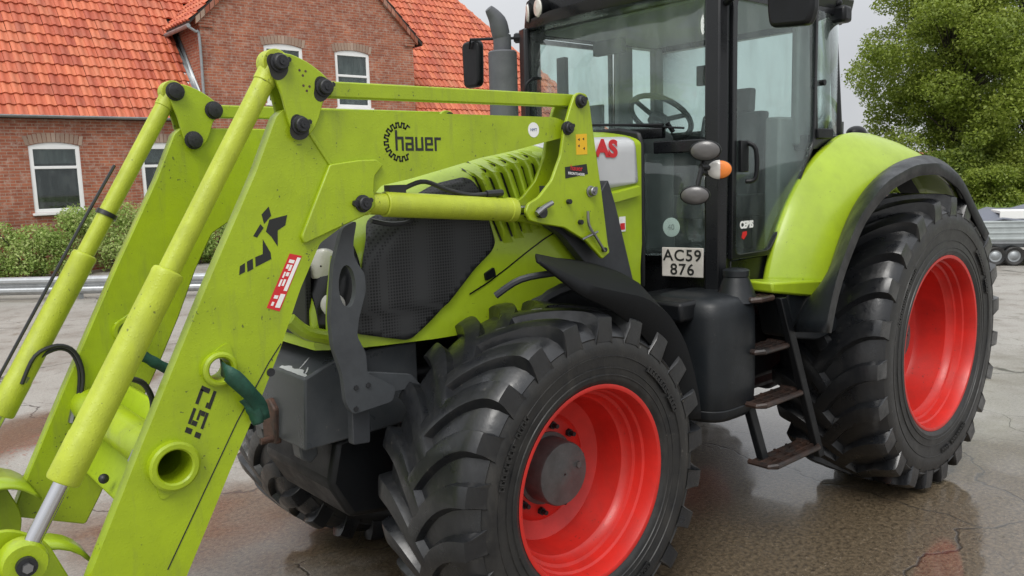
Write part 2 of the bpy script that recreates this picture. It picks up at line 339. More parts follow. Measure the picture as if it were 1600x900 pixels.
    h2 = N(t, 'ShaderNodeMath', operation='MULTIPLY_ADD'); l(ck, h2.inputs[0]); h2.inputs[1].default_value = -1.6; h2.inputs[2].default_value = 0
    h3 = N(t, 'ShaderNodeMath', operation='MULTIPLY_ADD'); l(bro, h3.inputs[0]); h3.inputs[1].default_value = -2.2; l(h2.outputs[0], h3.inputs[2])
    h4 = N(t, 'ShaderNodeMath', operation='MULTIPLY_ADD'); l(pebm, h4.inputs[0]); h4.inputs[1].default_value = .5; l(h3.outputs[0], h4.inputs[2])
    l(h4.outputs[0], hgt.inputs[2])
    bp = N(t, 'ShaderNodeBump'); bp.inputs['Distance'].default_value = .012
    bp.inputs['Strength'].default_value = .5
    l(hgt.outputs[0], bp.inputs['Height']); l(bp.outputs[0], b.inputs['Normal'])
groundmat()

# ---------------------------------------------------------------- mesh helpers
class MB:
    def __init__(self): self.v = []; self.f = []; self.uv = None
    def add(self, vs, fs):
        o = len(self.v); self.v += [tuple(x) for x in vs]; self.f += [tuple(i+o for i in f) for f in fs]; return self
    def box(self, x0, x1, y0, y1, z0, z1):
        return self.add([(x, y, z) for x in (x0, x1) for y in (y0, y1) for z in (z0, z1)],
            [(0,1,3,2),(4,6,7,5),(0,4,5,1),(2,3,7,6),(0,2,6,4),(1,5,7,3)])
    def prism(self, pts, a, b, axis='Y', holes=()):
        """polygon (2-D) extruded from a to b along an axis; pts are the two other coordinates"""
        def P(p, d): return (p[0], d, p[1]) if axis == 'Y' else (d, p[0], p[1]) if axis == 'X' else (p[0], p[1], d)
        loops = [list(pts)]+[list(h) for h in holes]
        tri = tessellate_polygon([[Vector((p[0], p[1], 0)) for p in lp] for lp in loops])
        flat = [p for lp in loops for p in lp]; n = len(flat); o = len(self.v)
        self.v += [P(p, a) for p in flat]+[P(p, b) for p in flat]
        if not holes:
            self.f += [tuple(o+i for i in range(n)), tuple(o+n+i for i in reversed(range(n)))]
        else:
            self.f += [tuple(o+i for i in t) for t in tri]+[tuple(o+n+i for i in reversed(t)) for t in tri]
        s = 0
        for lp in loops:
            k = len(lp)
            for i in range(k): j = (i+1) % k; self.f.append((o+s+i, o+s+j, o+n+s+j, o+n+s+i))
            s += k
        return self
    def tube(self, p0, p1, r0, r1=None, seg=16, cap=True):
        r1 = r0 if r1 is None else r1; p0 = Vector(p0); p1 = Vector(p1); d = (p1-p0).normalized()
        a = d.orthogonal().normalized(); b = d.cross(a); o = len(self.v)
        for p, r in ((p0, r0), (p1, r1)):
            for i in range(seg): t = 2*PI*i/seg; self.v.append(tuple(p+r*(math.cos(t)*a+math.sin(t)*b)))
        for i in range(seg): j = (i+1) % seg; self.f.append((o+i, o+j, o+seg+j, o+seg+i))
        if cap: self.f += [tuple(o+i for i in reversed(range(seg))), tuple(o+seg+i for i in range(seg))]
        return self
    def lathe(self, prof, c, axis, seg=24, closed=False):
        """prof: (distance along axis, radius)"""
        c = Vector(c); d = Vector(axis).normalized(); a = d.orthogonal().normalized(); b = d.cross(a); o = len(self.v); n = len(prof)
        for h, r in prof:
            for i in range(seg): t = 2*PI*i/seg; self.v.append(tuple(c+d*h+r*(math.cos(t)*a+math.sin(t)*b)))
        for k in range(n-1 if not closed else n):
            k2 = (k+1) % n
            for i in range(seg): j = (i+1) % seg; self.f.append((o+k*seg+i, o+k*seg+j, o+k2*seg+j, o+k2*seg+i))
        return self
    def path(self, pts, r, seg=8, cap=True, smooth=4):
        P = [Vector(p) for p in pts]
        if smooth and len(P) > 2:
            Q = []
            for i in range(len(P)-1):
                p0 = P[max(i-1, 0)]; p1 = P[i]; p2 = P[i+1]; p3 = P[min(i+2, len(P)-1)]
                for k in range(smooth):
                    t = k/smooth
                    Q.append(.5*((2*p1)+(p2-p0)*t+(2*p0-5*p1+4*p2-p3)*t*t+(3*p1-p0-3*p2+p3)*t**3))
            Q.append(P[-1]); P = Q
        o = len(self.v); n = len(P); a = None
        for i, p in enumerate(P):
            d = (P[min(i+1, n-1)]-P[max(i-1, 0)]).normalized()
            a = d.orthogonal().normalized() if a is None else (a-d*a.dot(d)).normalized()
            b = d.cross(a); rr = r(i/(n-1)) if callable(r) else r
            for k in range(seg): t = 2*PI*k/seg; self.v.append(tuple(p+rr*(math.cos(t)*a+math.sin(t)*b)))
        for i in range(n-1):
            for k in range(seg): j = (k+1) % seg; self.f.append((o+i*seg+k, o+i*seg+j, o+(i+1)*seg+j, o+(i+1)*seg+k))
        if cap: self.f += [tuple(o+k for k in reversed(range(seg))), tuple(o+(n-1)*seg+k for k in range(seg))]
        return self
    def grid(self, rows, thick=None):
        """surface through rows of points"""
        o = len(self.v); m = len(rows[0])
        for r in rows: self.v += [tuple(p) for p in r]
        for i in range(len(rows)-1):
            for j in range(m-1): self.f.append((o+i*m+j, o+i*m+j+1, o+(i+1)*m+j+1, o+(i+1)*m+j))
        return self
    def ell(self, c, rx, ry, rz, seg=20, rings=12):
        o = len(self.v)
        for i in range(rings+1):
            a = PI*i/rings
            for j in range(seg): t = 2*PI*j/seg; self.v.append((c[0]+rx*math.sin(a)*math.cos(t), c[1]+ry*math.sin(a)*math.sin(t), c[2]+rz*math.cos(a)))
        for i in range(rings):
            for j in range(seg): k = (j+1) % seg; self.f.append((o+i*seg+j, o+(i+1)*seg+j, o+(i+1)*seg+k, o+i*seg+k))
        return self
    def build(self, name, m, parent=None, bevel=0, bseg=2, smooth=35, solid=0, sub=0, fix=True):
        me = bpy.data.meshes.new(name); me.from_pydata(self.v, [], self.f); me.validate()
        if fix:
            bm = bmesh.new(); bm.from_mesh(me)
            bmesh.ops.remove_doubles(bm, verts=bm.verts, dist=1e-5); bmesh.ops.recalc_face_normals(bm, faces=bm.faces)
            bm.to_mesh(me); bm.free()
        o = bpy.data.objects.new(name, me); COL.objects.link(o)
        if isinstance(m, str): m = [m]
        for q in m: me.materials.append(MATS[q])
        if parent: o.parent = parent
        if smooth:
            for p in me.polygons: p.use_smooth = True
            try: me.set_sharp_from_angle(angle=math.radians(smooth))
            except Exception: pass
        if solid:
            md = o.modifiers.new('solid', 'SOLIDIFY'); md.thickness = solid; md.offset = 0
        if sub:
            md = o.modifiers.new('sub', 'SUBSURF'); md.levels = md.render_levels = sub
        if bevel:
            md = o.modifiers.new('bevel', 'BEVEL'); md.width = bevel; md.segments = bseg; md.limit_method = 'ANGLE'; md.angle_limit = math.radians(35); md.harden_normals = False
        return o

def tag(o, label=None, cat=None, group=None, kind=None):
    if label: o['label'] = label
    if cat: o['category'] = cat
    if group: o['group'] = group
    if kind: o['kind'] = kind
    return o
def empty(name, loc=(0, 0, 0), rz=0):
    o = bpy.data.objects.new(name, None); COL.objects.link(o); o.location = loc; o.rotation_euler = (0, 0, rz); o.empty_display_size = .2; return o
def round_poly(pts, r=.02, n=4):
    """round every corner of a polygon"""
    out = []; k = len(pts)
    for i in range(k):
        p = Vector(pts[i]); a = Vector(pts[i-1])-p; b = Vector(pts[(i+1) % k])-p
        rr = min(r, a.length*.45, b.length*.45)
        s = p+a.normalized()*rr; e = p+b.normalized()*rr
        for q in range(n+1): t = q/n; out.append(tuple((1-t)**2*s+2*t*(1-t)*p+t*t*e))
    return out
def circle(c, r, n=20, ry=None):
    return [(c[0]+r*math.cos(2*PI*i/n), c[1]+(ry or r)*math.sin(2*PI*i/n)) for i in range(n)]
def mir(o, name=None):
    """mirrored copy (across the machine's centre plane) of a part and its sub-parts; mesh data is mirrored so nothing has a negative scale"""
    me = o.data.copy()
    me.transform(Matrix.Scale(-1, 4, (0, 1, 0))); me.flip_normals()
    c = o.copy(); c.data = me; COL.objects.link(c); c.parent = o.parent
    c.location = (o.location[0], -o.location[1], o.location[2])
    for ch in list(o.children):
        d = ch.copy(); dm = ch.data.copy(); dm.transform(Matrix.Scale(-1, 4, (0, 1, 0))); dm.flip_normals(); d.data = dm
        d.location = (ch.location[0], -ch.location[1], ch.location[2])
        COL.objects.link(d); d.parent = c
    return c
def text(name, s, size, origin, xd, yd, m, parent, ext=.0006, font_scale=1, shear=0, bold=0, space=1):
    cu = bpy.data.curves.new(name, 'FONT'); cu.body = s; cu.size = size; cu.extrude = ext; cu.offset = bold; cu.shear = shear; cu.space_character = space
    cu.align_x = 'CENTER'; cu.align_y = 'CENTER'
    tmp = bpy.data.objects.new('tmp', cu); COL.objects.link(tmp)
    bpy.context.view_layer.update()
    me = bpy.data.meshes.new_from_object(tmp.evaluated_get(bpy.context.evaluated_depsgraph_get())); bpy.data.objects.remove(tmp)
    xd = Vector(xd).normalized()*font_scale; yd = Vector(yd).normalized(); zd = xd.normalized().cross(yd)
    me.transform(Matrix((xd, yd, zd)).transposed().to_4x4()); me.transform(Matrix.Translation(origin))
    me.materials.clear(); me.materials.append(MATS[m]); me.name = name
    o = bpy.data.objects.new(name, me); COL.objects.link(o); o.parent = parent
    return o
def decal(name, polys, y, m, parent, t=.0012, axis='Y'):
    b = MB()
    for p in polys: b.prism(p, y, y+t, axis)
    return b.build(name, m, parent, smooth=0)

# ================================================================= SETTING
g = MB(); g.grid([[(x, y, 0) for x in (-250, -60, -20, -8, 0, 8, 20, 60, 250)] for y in (-250, -60, -20, -8, 0, 8, 20, 60, 250)])
tag(g.build('yard', 'wet_concrete', smooth=0), kind='structure')
# ================================================================= TRACTOR
T = tag(empty('tractor', (1.5, 0, 0)), 'lime green tractor with red wheels, black cab and front loader parked on the wet yard', 'tractor')
TL = Vector((-1.5, 0, 0))
TR = empty('tmp_root')       # parts are modelled in machine coordinates (rear axle at x = 0), then hung under the tractor's Empty

# ---------------------------------------------------------------- wheels
def make_wheel(loc, R, Wd, rimD, nlug, lugh, face, disc_in, hubr, hubout, lw, sweep, name='wheel'):
    """face: distance of the outer rim edge from the wheel's centre plane; outer side is +y"""
    rr = rimD/2; R0 = R-lugh; hw = Wd/2
    # rim: an outer flange, stepped barrel, disc set well inside
    prof = [(face-.012, rr-.022), (face+.004, rr-.004), (face+.012, rr+.004), (face+.014, rr-.004), (face+.010, rr-.016), (face-.018, rr-.026), (face-.060, rr-.030),
            (face-.068, rr-.040), (face-.105, rr-.046), (face-.112, rr-.060), (face-.150, rr-.070), (face-.160, rr-.082), (disc_in+.055, rr-.098),
            (disc_in+.020, rr-.112), (disc_in, rr-.15), (disc_in-.012, rr-.19), (disc_in, hubr*1.6), (disc_in+.004, hubr*1.5), (disc_in+.006, .02)]
    back = [(disc_in-.03, .02), (disc_in-.03, rr-.10), (-face+.05, rr-.05), (-face, rr-.01), (-face-.01, rr+.004)]
    b = MB(); b.lathe(prof, (0, 0, 0), (0, 1, 0), 72); b.lathe(back, (0, 0, 0), (0, 1, 0), 48)
    w = b.build(name, 'red', TR, smooth=40, fix=True); w.location = loc
    # tyre carcass
    pr = [(face+.004, rr-.004), (face+.020, rr+.018), (face+.026, rr+.03), (hw-.012, rr+(R0-rr)*.36), (hw+.002, rr+(R0-rr)*.52), (hw-.002, R0-.105), (hw-.010, R0-.085), (hw-.006, R0-.078), (hw-.03, R0-.045), (hw-.075, R0-.018), (hw*.45, R0-.004), (0, R0)]
    full = pr+[(-y, r) for y, r in reversed(pr[:-1])]
    b = MB(); b.lathe(full, (0, 0, 0), (0, 1, 0), 120)
    # fine rings and raised moulding on the sidewalls
    for s in (1, -1):
        for q, wdt in ((.10, .004), (.30, .003), (.62, .003)):
            r = rr+.03+(R0-.10-rr-.03)*q; yb = np.interp(r, [p[1] for p in pr[2:6]], [p[0] for p in pr[2:6]])
            b.lathe([(s*(yb-.004), r-wdt*1.5), (s*(yb+.004), r-wdt*.5), (s*(yb+.004), r+wdt*.5), (s*(yb-.004), r+wdt*1.5)], (0, 0, 0), (0, 1, 0), 96)
    # raised moulded characters around the sidewall (a band of small blocks)
    for s in (1,):
        r1 = rr+(R0-rr)*.44
        for arc0 in (.35, 2.3, 4.2):
            for k in range(13):
                if k in (8,): continue
                th = arc0+k*.042; hgt = .030; yb = hw+.001
                for (u0, u1, v0, v1) in ((0, .006, 0, 1), (.006, .018, .8, 1), (.006, .018, 0, .2), (.016, .022, .0, .6 if k % 2 else 1)):
                    pts = []
                    for (u, v) in ((u0, v0), (u1, v0), (u1, v1), (u0, v1)):
                        r = r1-.015+v*hgt; a = th+u/r1; pts.append((r*math.cos(a), r*math.sin(a)))
                    b.prism(pts, yb-.006, yb+.0035)
    # lugs: swept bars, alternate sides, nose leading at the front of the wheel
    base_y = [p[0] for p in reversed(pr[5:])]; base_r = [p[1] for p in reversed(pr[5:])]
    def rbase(y): return float(np.interp(y, base_y, base_r)) if y < hw-.0021 else R0-.105
    ts = [0, .06, .16, .28, .40, .52, .64, .76, .87, .95, 1.0, 1.03]
    for side in (1, -1):
        for k in range(nlug):
            f0 = 2*PI*(k+(.5 if side < 0 else 0))/nlug
            L_ = []
            for i, t in enumerate(ts):
                y = -.025+(hw+.022)*min(t, 1); s = sweep*(1-(1-min(t, 1))**2.0)
                ds = sweep*2.0*(1-min(t, .97))**1.0; dy = hw+.022
                ln = math.hypot(ds, dy); nx, ny = dy/ln, -ds/ln      # across the bar: (circumferential, axial)
                rb = rbase(max(y, 0)) if y > -.02 else R0
                rt_ = R-.010*(max(y, 0)/hw)**2
                wt = lw*(.92+.16*t); wb = wt*1.42
                if t >= .87: rt_ = R-.010-(.008 if t > .90 else 0)-(.010 if t > .96 else 0)
                if t > 1.0: y = hw+.001; rt_ = R-.062; 
                if t >= 1.0: rb = R0-.100
                row = []
                for off, r in ((-wb/2, rb-.006), (-wt/2, rt_-.002), (-wt*.30, rt_), (wt*.30, rt_), (wt/2, rt_-.002), (wb/2, rb-.006)):
                    cs = s+off*nx*(1 if 1 else 0); yy = y+off*ny*(.75 if t < .9 else .15)
                    if t == 0: cs += .0
                    yy = min(yy, hw+.002)
                    ang = f0+cs/R      # grows away from the nose
                    # rolling forward: nose leads; at the front (+x) of the wheel the nose is lower
                    row.append((r*math.cos(ang), side*yy, r*math.sin(ang)))
                L_.append(row)
            # nose cap (sloped) and shoulder face down to the ring
            r0 = L_[0]; nose = []
            for p in r0:
                rad = math.hypot(p[0], p[2]); a = math.atan2(p[2], p[0])-.030/R*1.2; q = R0-.004
                nose.append((q*math.cos(a), p[1]-side*.012, q*math.sin(a)))
            last = L_[-1]; foot = []
            for i, p in enumerate(last):
                a = math.atan2(p[2], p[0]); q = R0-.098
                foot.append((q*math.cos(a), side*(hw-.001), q*math.sin(a)))
            b.grid([nose]+L_+[foot])
    ty = b.build('tyre', ['rubber', 'rubber_side'], w, smooth=32, fix=True)
    for p in ty.data.polygons:
        c = p.center
        r = math.hypot(c.x, c.z)
        if abs(c.y) > hw-.035 and r < R0-.075: p.material_index = 1
    # hub with planetary cover and wheel nuts
    b = MB(); b.lathe([(disc_in-.02, hubr*1.16), (disc_in+.012, hubr*1.15), (disc_in+.016, hubr*1.03), (hubout-.012, hubr*1.0), (hubout-.003, hubr*.97), (hubout, hubr*.92), (hubout-.001, hubr*.42), (hubout+.003, hubr*.38), (hubout+.003, .005)], (0, 0, 0), (0, 1, 0), 40)
    b.tube((-hubr*.62, hubout-.004, hubr*.1), (-hubr*.62, hubout+.008, hubr*.1), .016, seg=6)
    b.build('hub', 'hub', w, smooth=40)
    for k in range(10):
        a = 2*PI*k/10; p = (hubr*1.36*math.cos(a), hubr*1.36*math.sin(a))
        b = MB(); b.tube((p[0], disc_in, p[1]), (p[0], disc_in+.022, p[1]), .019, seg=6); b.tube((p[0], disc_in+.02, p[1]), (p[0], disc_in+.048, p[1]), .011, seg=8)
        b.build('wheel_nut', 'bolt', w, smooth=0)
    return w
FWX, RF, RR_ = 2.9745, .770, .9652
fw_ = make_wheel((FWX, .742, RF), RF, .606, .887, 22, .035, 1.0115-.742, -.04, .148, .088, .080, .25)
rw_ = make_wheel((0, .965, RR_), RR_, .68, 1.135, 23, .043, 1.2774-.965, -.06, .15, .06, .088, .29)
def turn(o, a):
    for q in [o]: q.rotation_euler = (0, a, 0)
turn(fw_, .11); turn(rw_, .05)
wheels = [fw_, rw_]
for w in list(wheels):
    c = mir(w); c.rotation_euler = w.rotation_euler; wheels.append(c)
wheels[2].location[1] -= .14      # the far front wheel stands a little further out

# ---------------------------------------------------------------- chassis
b = MB(); b.box(-.35, 1.9, -.36, .36, .62, 1.30); b.box(1.8, 3.5, -.27, .27, .70, 1.25); b.box(.2, 1.5, -.55, .55, .78, 1.15)
b.prism([(-.5, .75), (-.3, .6), (.4, .55), (.6, .7), (.4, 1.3), (-.4, 1.35)], -.30, .30)
b.build('chassis', 'black', TR, bevel=.04, smooth=30)
b = MB(); b.lathe([(-.72, .10), (-.66, .17), (-.45, .16), (-.30, .11), (-.15, .15), (.15, .15), (.30, .11), (.45, .16), (.66, .17), (.72, .10)], (FWX, 0, RF), (0, 1, 0), 24)
b.tube((FWX+.16, -.55, RF+.02), (FWX+.16, .55, RF+.02), .03); b.tube((FWX+.16, -.3, RF+.02), (FWX+.16, .3, RF+.02), .055); b.box(FWX-.22, FWX+.22, -.2, .2, RF-.05, RF+.30)
b.build('front_axle', 'dark_grey', TR, smooth=40)
b = MB(); b.lathe([(-.75, .2), (-.6, .17), (-.3, .25), (.3, .25), (.6, .17), (.75, .2)], (0, 0, RR_), (0, 1, 0), 24)
b.build('rear_axle', 'black', TR, smooth=40)

# ---------------------------------------------------------------- hood
def hoodw(x): return float(np.interp(x, [1.95, 2.6, 3.2, 3.6, 3.80, 3.90], [.46, .45, .43, .405, .375, .31]))
def hoodtop(x): return float(np.interp(x, [1.95, 2.3, 2.8, 3.2, 3.5, 3.75, 3.86, 3.90], [2.345, 2.335, 2.27, 2.19, 2.09, 1.96, 1.84, 1.72]))
def hoodbot(x): return float(np.interp(x, [1.95, 2.35, 2.7, 3.05, 3.35, 3.9], [1.46, 1.44, 1.42, 1.40, 1.40, 1.42]))
def hoody(x, z):
    """half width of the hood's skin at height z"""
    w, t, bt = hoodw(x), hoodtop(x), hoodbot(x)
    if z >= t: return 0
    sh_ = float(np.interp(x, [2.0, 2.45, 3.1, 3.4, 3.65], [.085, .10, .12, .20, .28])); u = (t-z)/sh_
    sh = 1-(1-min(u, 1))**2.6
    return w*(.42+.58*sh) if u < 1 else w*(1-.02*(z < bt+.15))
rows = []
for x in np.concatenate([np.linspace(1.98, 3.6, 28), np.linspace(3.63, 3.90, 10)]):
    zt, zb = hoodtop(x), hoodbot(x); row = []
    sq = float(np.interp(x, [2.0, 2.45, 3.1, 3.4, 3.65], [.085, .10, .12, .20, .28])); zz = [zb+(zt-sq-zb)*k/6 for k in range(7)]+[zt-sq*(1-k/9)**1.6 for k in range(1, 10)]
    for z in zz: row.append((x, hoody(x, z-1e-6), z))
    row.append((x, hoody(x, zt-.0005)*.62, zt+.006)); row.append((x, 0, zt+.014))
    rows.append(row+[(p[0], -p[1], p[2]) for p in reversed(row[:-1])])
b = MB(); b.grid(rows)
o = len(b.v); m_ = len(rows[0]); b.f.append(tuple(o-m_+i for i in range(m_)))
hood = b.build('hood', 'lime', TR, smooth=50)
def skin(name, poly, m, parent, off=.005, cuts=.05, side=1, thick=.004, solid=True):
    """a panel lying on the hood's flank, outlined in x-z"""
    bm = bmesh.new()
    vs = [bm.verts.new((p[0], 0, p[1])) for p in poly]; f = bm.faces.new(vs)
    x0, x1 = min(p[0] for p in poly), max(p[0] for p in poly); z0, z1 = min(p[1] for p in poly), max(p[1] for p in poly)
    for k in range(1, int((x1-x0)/cuts)+1):
        bmesh.ops.bisect_plane(bm, geom=bm.verts[:]+bm.edges[:]+bm.faces[:], plane_co=(x0+k*cuts, 0, 0), plane_no=(1, 0, 0))
    for k in range(1, int((z1-z0)/cuts)+1):
        bmesh.ops.bisect_plane(bm, geom=bm.verts[:]+bm.edges[:]+bm.faces[:], plane_co=(0, 0, z0+k*cuts), plane_no=(0, 0, 1))
    for v in bm.verts: v.co.y = side*(hoody(v.co.x, v.co.z)+off)
    bmesh.ops.recalc_face_normals(bm, faces=bm.faces)
    me = bpy.data.meshes.new(name); bm.to_mesh(me); bm.free(); me.materials.append(MATS[m])
    o = bpy.data.objects.new(name, me); COL.objects.link(o); o.parent = parent
    for p in me.polygons: p.use_smooth = True
    md = o.modifiers.new('solid', 'SOLIDIFY'); md.thickness = thick*2; md.offset = 0
    return o
def resamp2(P, n):
    P = [Vector(p) for p in P]; d = [0]
    for a, c in zip(P, P[1:]): d.append(d[-1]+(c-a).length)
    return [tuple(float(np.interp(d[-1]*i/(n-1), d, [p[k] for p in P])) for k in range(2)) for i in range(n)]
grille_poly = [(3.629,1.947),(3.296,2.090),(3.158,2.120),(3.098,2.049),(3.024,1.813),(3.046,1.773),(3.152,1.698),(3.287,1.571),(3.405,1.479),(3.504,1.416),(3.617,1.445),(3.765,1.484),(3.739,1.648),(3.696,1.805)]
for s in (1, -1): skin('side_grille', round_poly(grille_poly, .035), 'mesh', hood, .013, side=s, cuts=.03, thick=.005)
# lime louvres on the shoulder
for s in (1, -1):
    for k in range(7):
        p0 = [(3.161,2.154),(3.097,2.165),(3.028,2.202),(2.961,2.228),(2.893,2.242),(2.828,2.254),(2.757,2.264)][k]; p1 = [(2.995,1.787),(2.930,1.803),(2.864,1.820),(2.806,1.841),(2.759,1.856),(2.707,1.872),(2.645,1.887)][k]
        if k == 0: continue
        rws = []
        for q in range(13):
            t = q/12; x = p0[0]+(p1[0]-p0[0])*t; z = p0[1]+(p1[1]-p0[1])*t; e_ = min(1, 6*t, 6*(1-t))
            rws.append([(x+dx, s*(hoody(x+dx, z)+dy*e_), z+dz) for dx, dy, dz in ((.034, -.004, 0), (.031, .030, 0), (.022, .034, 0), (-.004, .018, 0), (-.026, .002, 0), (-.03, -.006, 0))])
        b = MB(); b.grid(rws); b.build('louvre', 'lime', hood, smooth=30)
        b = MB(); b.grid([[(p0[0]+(p1[0]-p0[0])*t+.036+d, s*(hoody(p0[0]+(p1[0]-p0[0])*t+.03, p0[1]+(p1[1]-p0[1])*t)+.003), p0[1]+(p1[1]-p0[1])*t) for t in np.linspace(.02, .97, 9)] for d in (0, .012)]); b.build('louvre_shade', 'black', hood, smooth=0)  # black strip along each slat paints the shadow beside it; hood is lime there
    b = MB()
    gp2 = resamp2([(2.594,1.849),(2.701,1.808),(2.822,1.749),(2.948,1.683),(3.061,1.627),(3.173,1.583)], 16)
    b.grid([[(x, s*(hoody(x, z)+.0025), z+dz) for x, z in gp2] for dz in (-.004, .004)]); b.build('panel_gap', 'black', hood, smooth=0)
    q = [(3.051,1.666)][0]; b = MB(); b.prism(round_poly([(q[0]-.03, q[1]-.012), (q[0]+.03, q[1]-.03), (q[0]+.035, q[1]+.005), (q[0]-.02, q[1]+.03)], .008), s*(hoody(*q)-.01), s*(hoody(*q)+.012)); b.build('hood_latch', 'black', hood)
# silver name panel
for s in (1, -1):
    pn = skin('name_panel', round_poly([(2.651,2.294),(2.048,2.305),(2.025,2.059),(2.616,2.006)], .02), 'silver', hood, .010, side=s, cuts=.03)
pa = [(2.189,2.243)][0]
ypn = hoody(pa[0], pa[1])+.016
lt = text('lettering', 'CLAAS', .118, (pa[0], ypn+.001, pa[1]), (-1, 0, -.03), (-.03, 0, 1), 'decal_red', hood, bold=.006, font_scale=1.22)
lx = min(v.co.x for v in lt.data.vertices); lt.data.transform(Matrix.Translation((pa[0]-lx, 0, 0)))
# lower lime side panel with red tag, and crease rail under the silver panel
b = MB(); rl = [(2.636,1.976),(2.277,2.019),(2.026,2.055)]; rl2 = [(2.638,1.906),(2.278,1.946),(2.027,1.983)]
b.grid([[(p[0], hoody(p[0], p[1])-.01, p[1]) for p in rl], [(p[0], hoody(p[0], p[1])+.03, p[1]-.015) for p in rl], [(p[0], hoody(p[0], p[1])+.03, p[1]+.01) for p in rl2], [(p[0], hoody(p[0], p[1])-.01, p[1]) for p in rl2]])
b.build('hood_crease', 'lime', hood, smooth=50)
c_ = [(2.144,1.844)][0]
decal('warning_tag', [[(c_[0]-.025, c_[1]-.04), (c_[0]+.025, c_[1]-.04), (c_[0]+.025, c_[1]+.04), (c_[0]-.025, c_[1]+.04)]], hoody(*c_)+.004, 'white', hood)
decal('warning_mark', [[(c_[0]-.018, c_[1]-.03), (c_[0]+.018, c_[1]-.03), (c_[0]+.018, c_[1]+.005), (c_[0]-.018, c_[1]+.005)]], hoody(*c_)+.006, 'decal_red', hood)
# black rear surround of the hood
b = MB(); b.prism([(-.468, 1.48), (.468, 1.48), (.468, 2.27), (.44, 2.335), (.30, 2.362), (-.30, 2.362), (-.44, 2.335), (-.468, 2.27)], 1.955, 1.985, 'X'); b.build('firewall', 'black', TR, bevel=.015)
# nose: dark front grille, lime cheek ribs and headlights
b = MB(); b.prism(round_poly([(-.27, 1.47), (.27, 1.47), (.29, 1.78), (.20, 1.84), (-.20, 1.84), (-.29, 1.78)], .03), 3.885, 3.915, 'X'); b.build('front_grille', 'mesh', hood, bevel=.006)
for s in (1, -1):
    skin('headlight_bezel', round_poly([(3.70, 1.52), (3.885, 1.50), (3.885, 1.86), (3.72, 1.95)], .03), 'black_gloss', hood, .004, side=s, cuts=.03)
    for z, r in ((1.77, .072), (1.61, .050)):
        b = MB(); yy = s*(hoody(3.83, z)); b.lathe([(-.01, r), (.014, r*.98), (.026, r*.7), (.030, .004)], (3.83, yy, z), (.75, .66*s, 0), 24); b.build('headlight', 'lamp_lens', hood)
b = MB(); b.path([(4.030,0.360,1.574),(3.962,0.360,1.512),(3.858,0.360,1.474),(3.725,0.360,1.407)], .03, 10); b.path([(3.814,0.360,1.812),(3.847,0.360,1.629),(3.858,0.360,1.474)], .016, 8); b.build('nose_trim', 'lime', hood)
# ---------------------------------------------------------------- headlight guard and loader subframe (grey)
gp = [(3.852,1.937),(3.904,1.795),(3.932,1.582),(3.926,1.467),(3.891,1.344),(3.884,1.236),(3.868,1.198),(3.849,1.178),(3.664,1.194),(3.645,1.251),(3.779,1.336),(3.780,1.420),(3.817,1.497),(3.804,1.564),(3.764,1.677),(3.766,1.745),(3.809,1.809),(3.810,1.876),(3.788,1.961)]
hl = [(3.848,1.702)][0]; ha = [(3.810,1.698),(3.853,1.617)]
rx = abs(ha[0][0]-hl[0]); rz = abs(ha[1][1]-hl[1])
b = MB(); b.prism(round_poly(gp, .02), .485, .515, holes=[circle(hl, rx, 20, rz)])
hg = b.build('headlight_guard', 'mid_grey', TR, bevel=.004, smooth=30); mir(hg)
for s in (1, -1):
    b = MB(); b.prism(round_poly([(3.849,1.188),(3.680,1.186),(3.643,1.223),(3.548,1.221),(3.498,1.228),(3.545,1.283),(3.749,1.331),(3.840,1.321)], .01), s*.462, s*.484); b.build('guard_bracket', 'mid_grey', TR, bevel=.004)
    b = MB(); b.prism(round_poly([(3.825,1.286),(3.735,1.269),(3.750,1.021),(3.833,1.030)], .01), s*.42, s*.46); b.build('guard_plate', 'dark_grey', TR, bevel=.004)
for q in [(3.836,1.286),(3.842,1.199),(3.779,1.286)]:
    b = MB(); b.tube((q[0], .484, q[1]), (q[0], .522, q[1]), .011, seg=6); b.build('bolt', 'bolt', TR)
for s in (1, -1):
    pl = [(2.328,2.086),(2.272,1.953),(2.136,1.538),(2.216,1.409),(2.580,1.326),(2.800,1.359),(2.837,1.521),(2.434,1.603),(2.656,1.821),(2.803,1.902),(2.730,1.943),(2.544,1.839)]
    b = MB(); b.prism(round_poly(pl, .015), s*.475, s*.53); b.build('loader_subframe', 'dark_grey', TR, bevel=.006)
b = MB(); b.box(2.20, 2.75, -.55, .55, 1.12, 1.34); b.build('cross_frame', 'dark_grey', TR, bevel=.02)

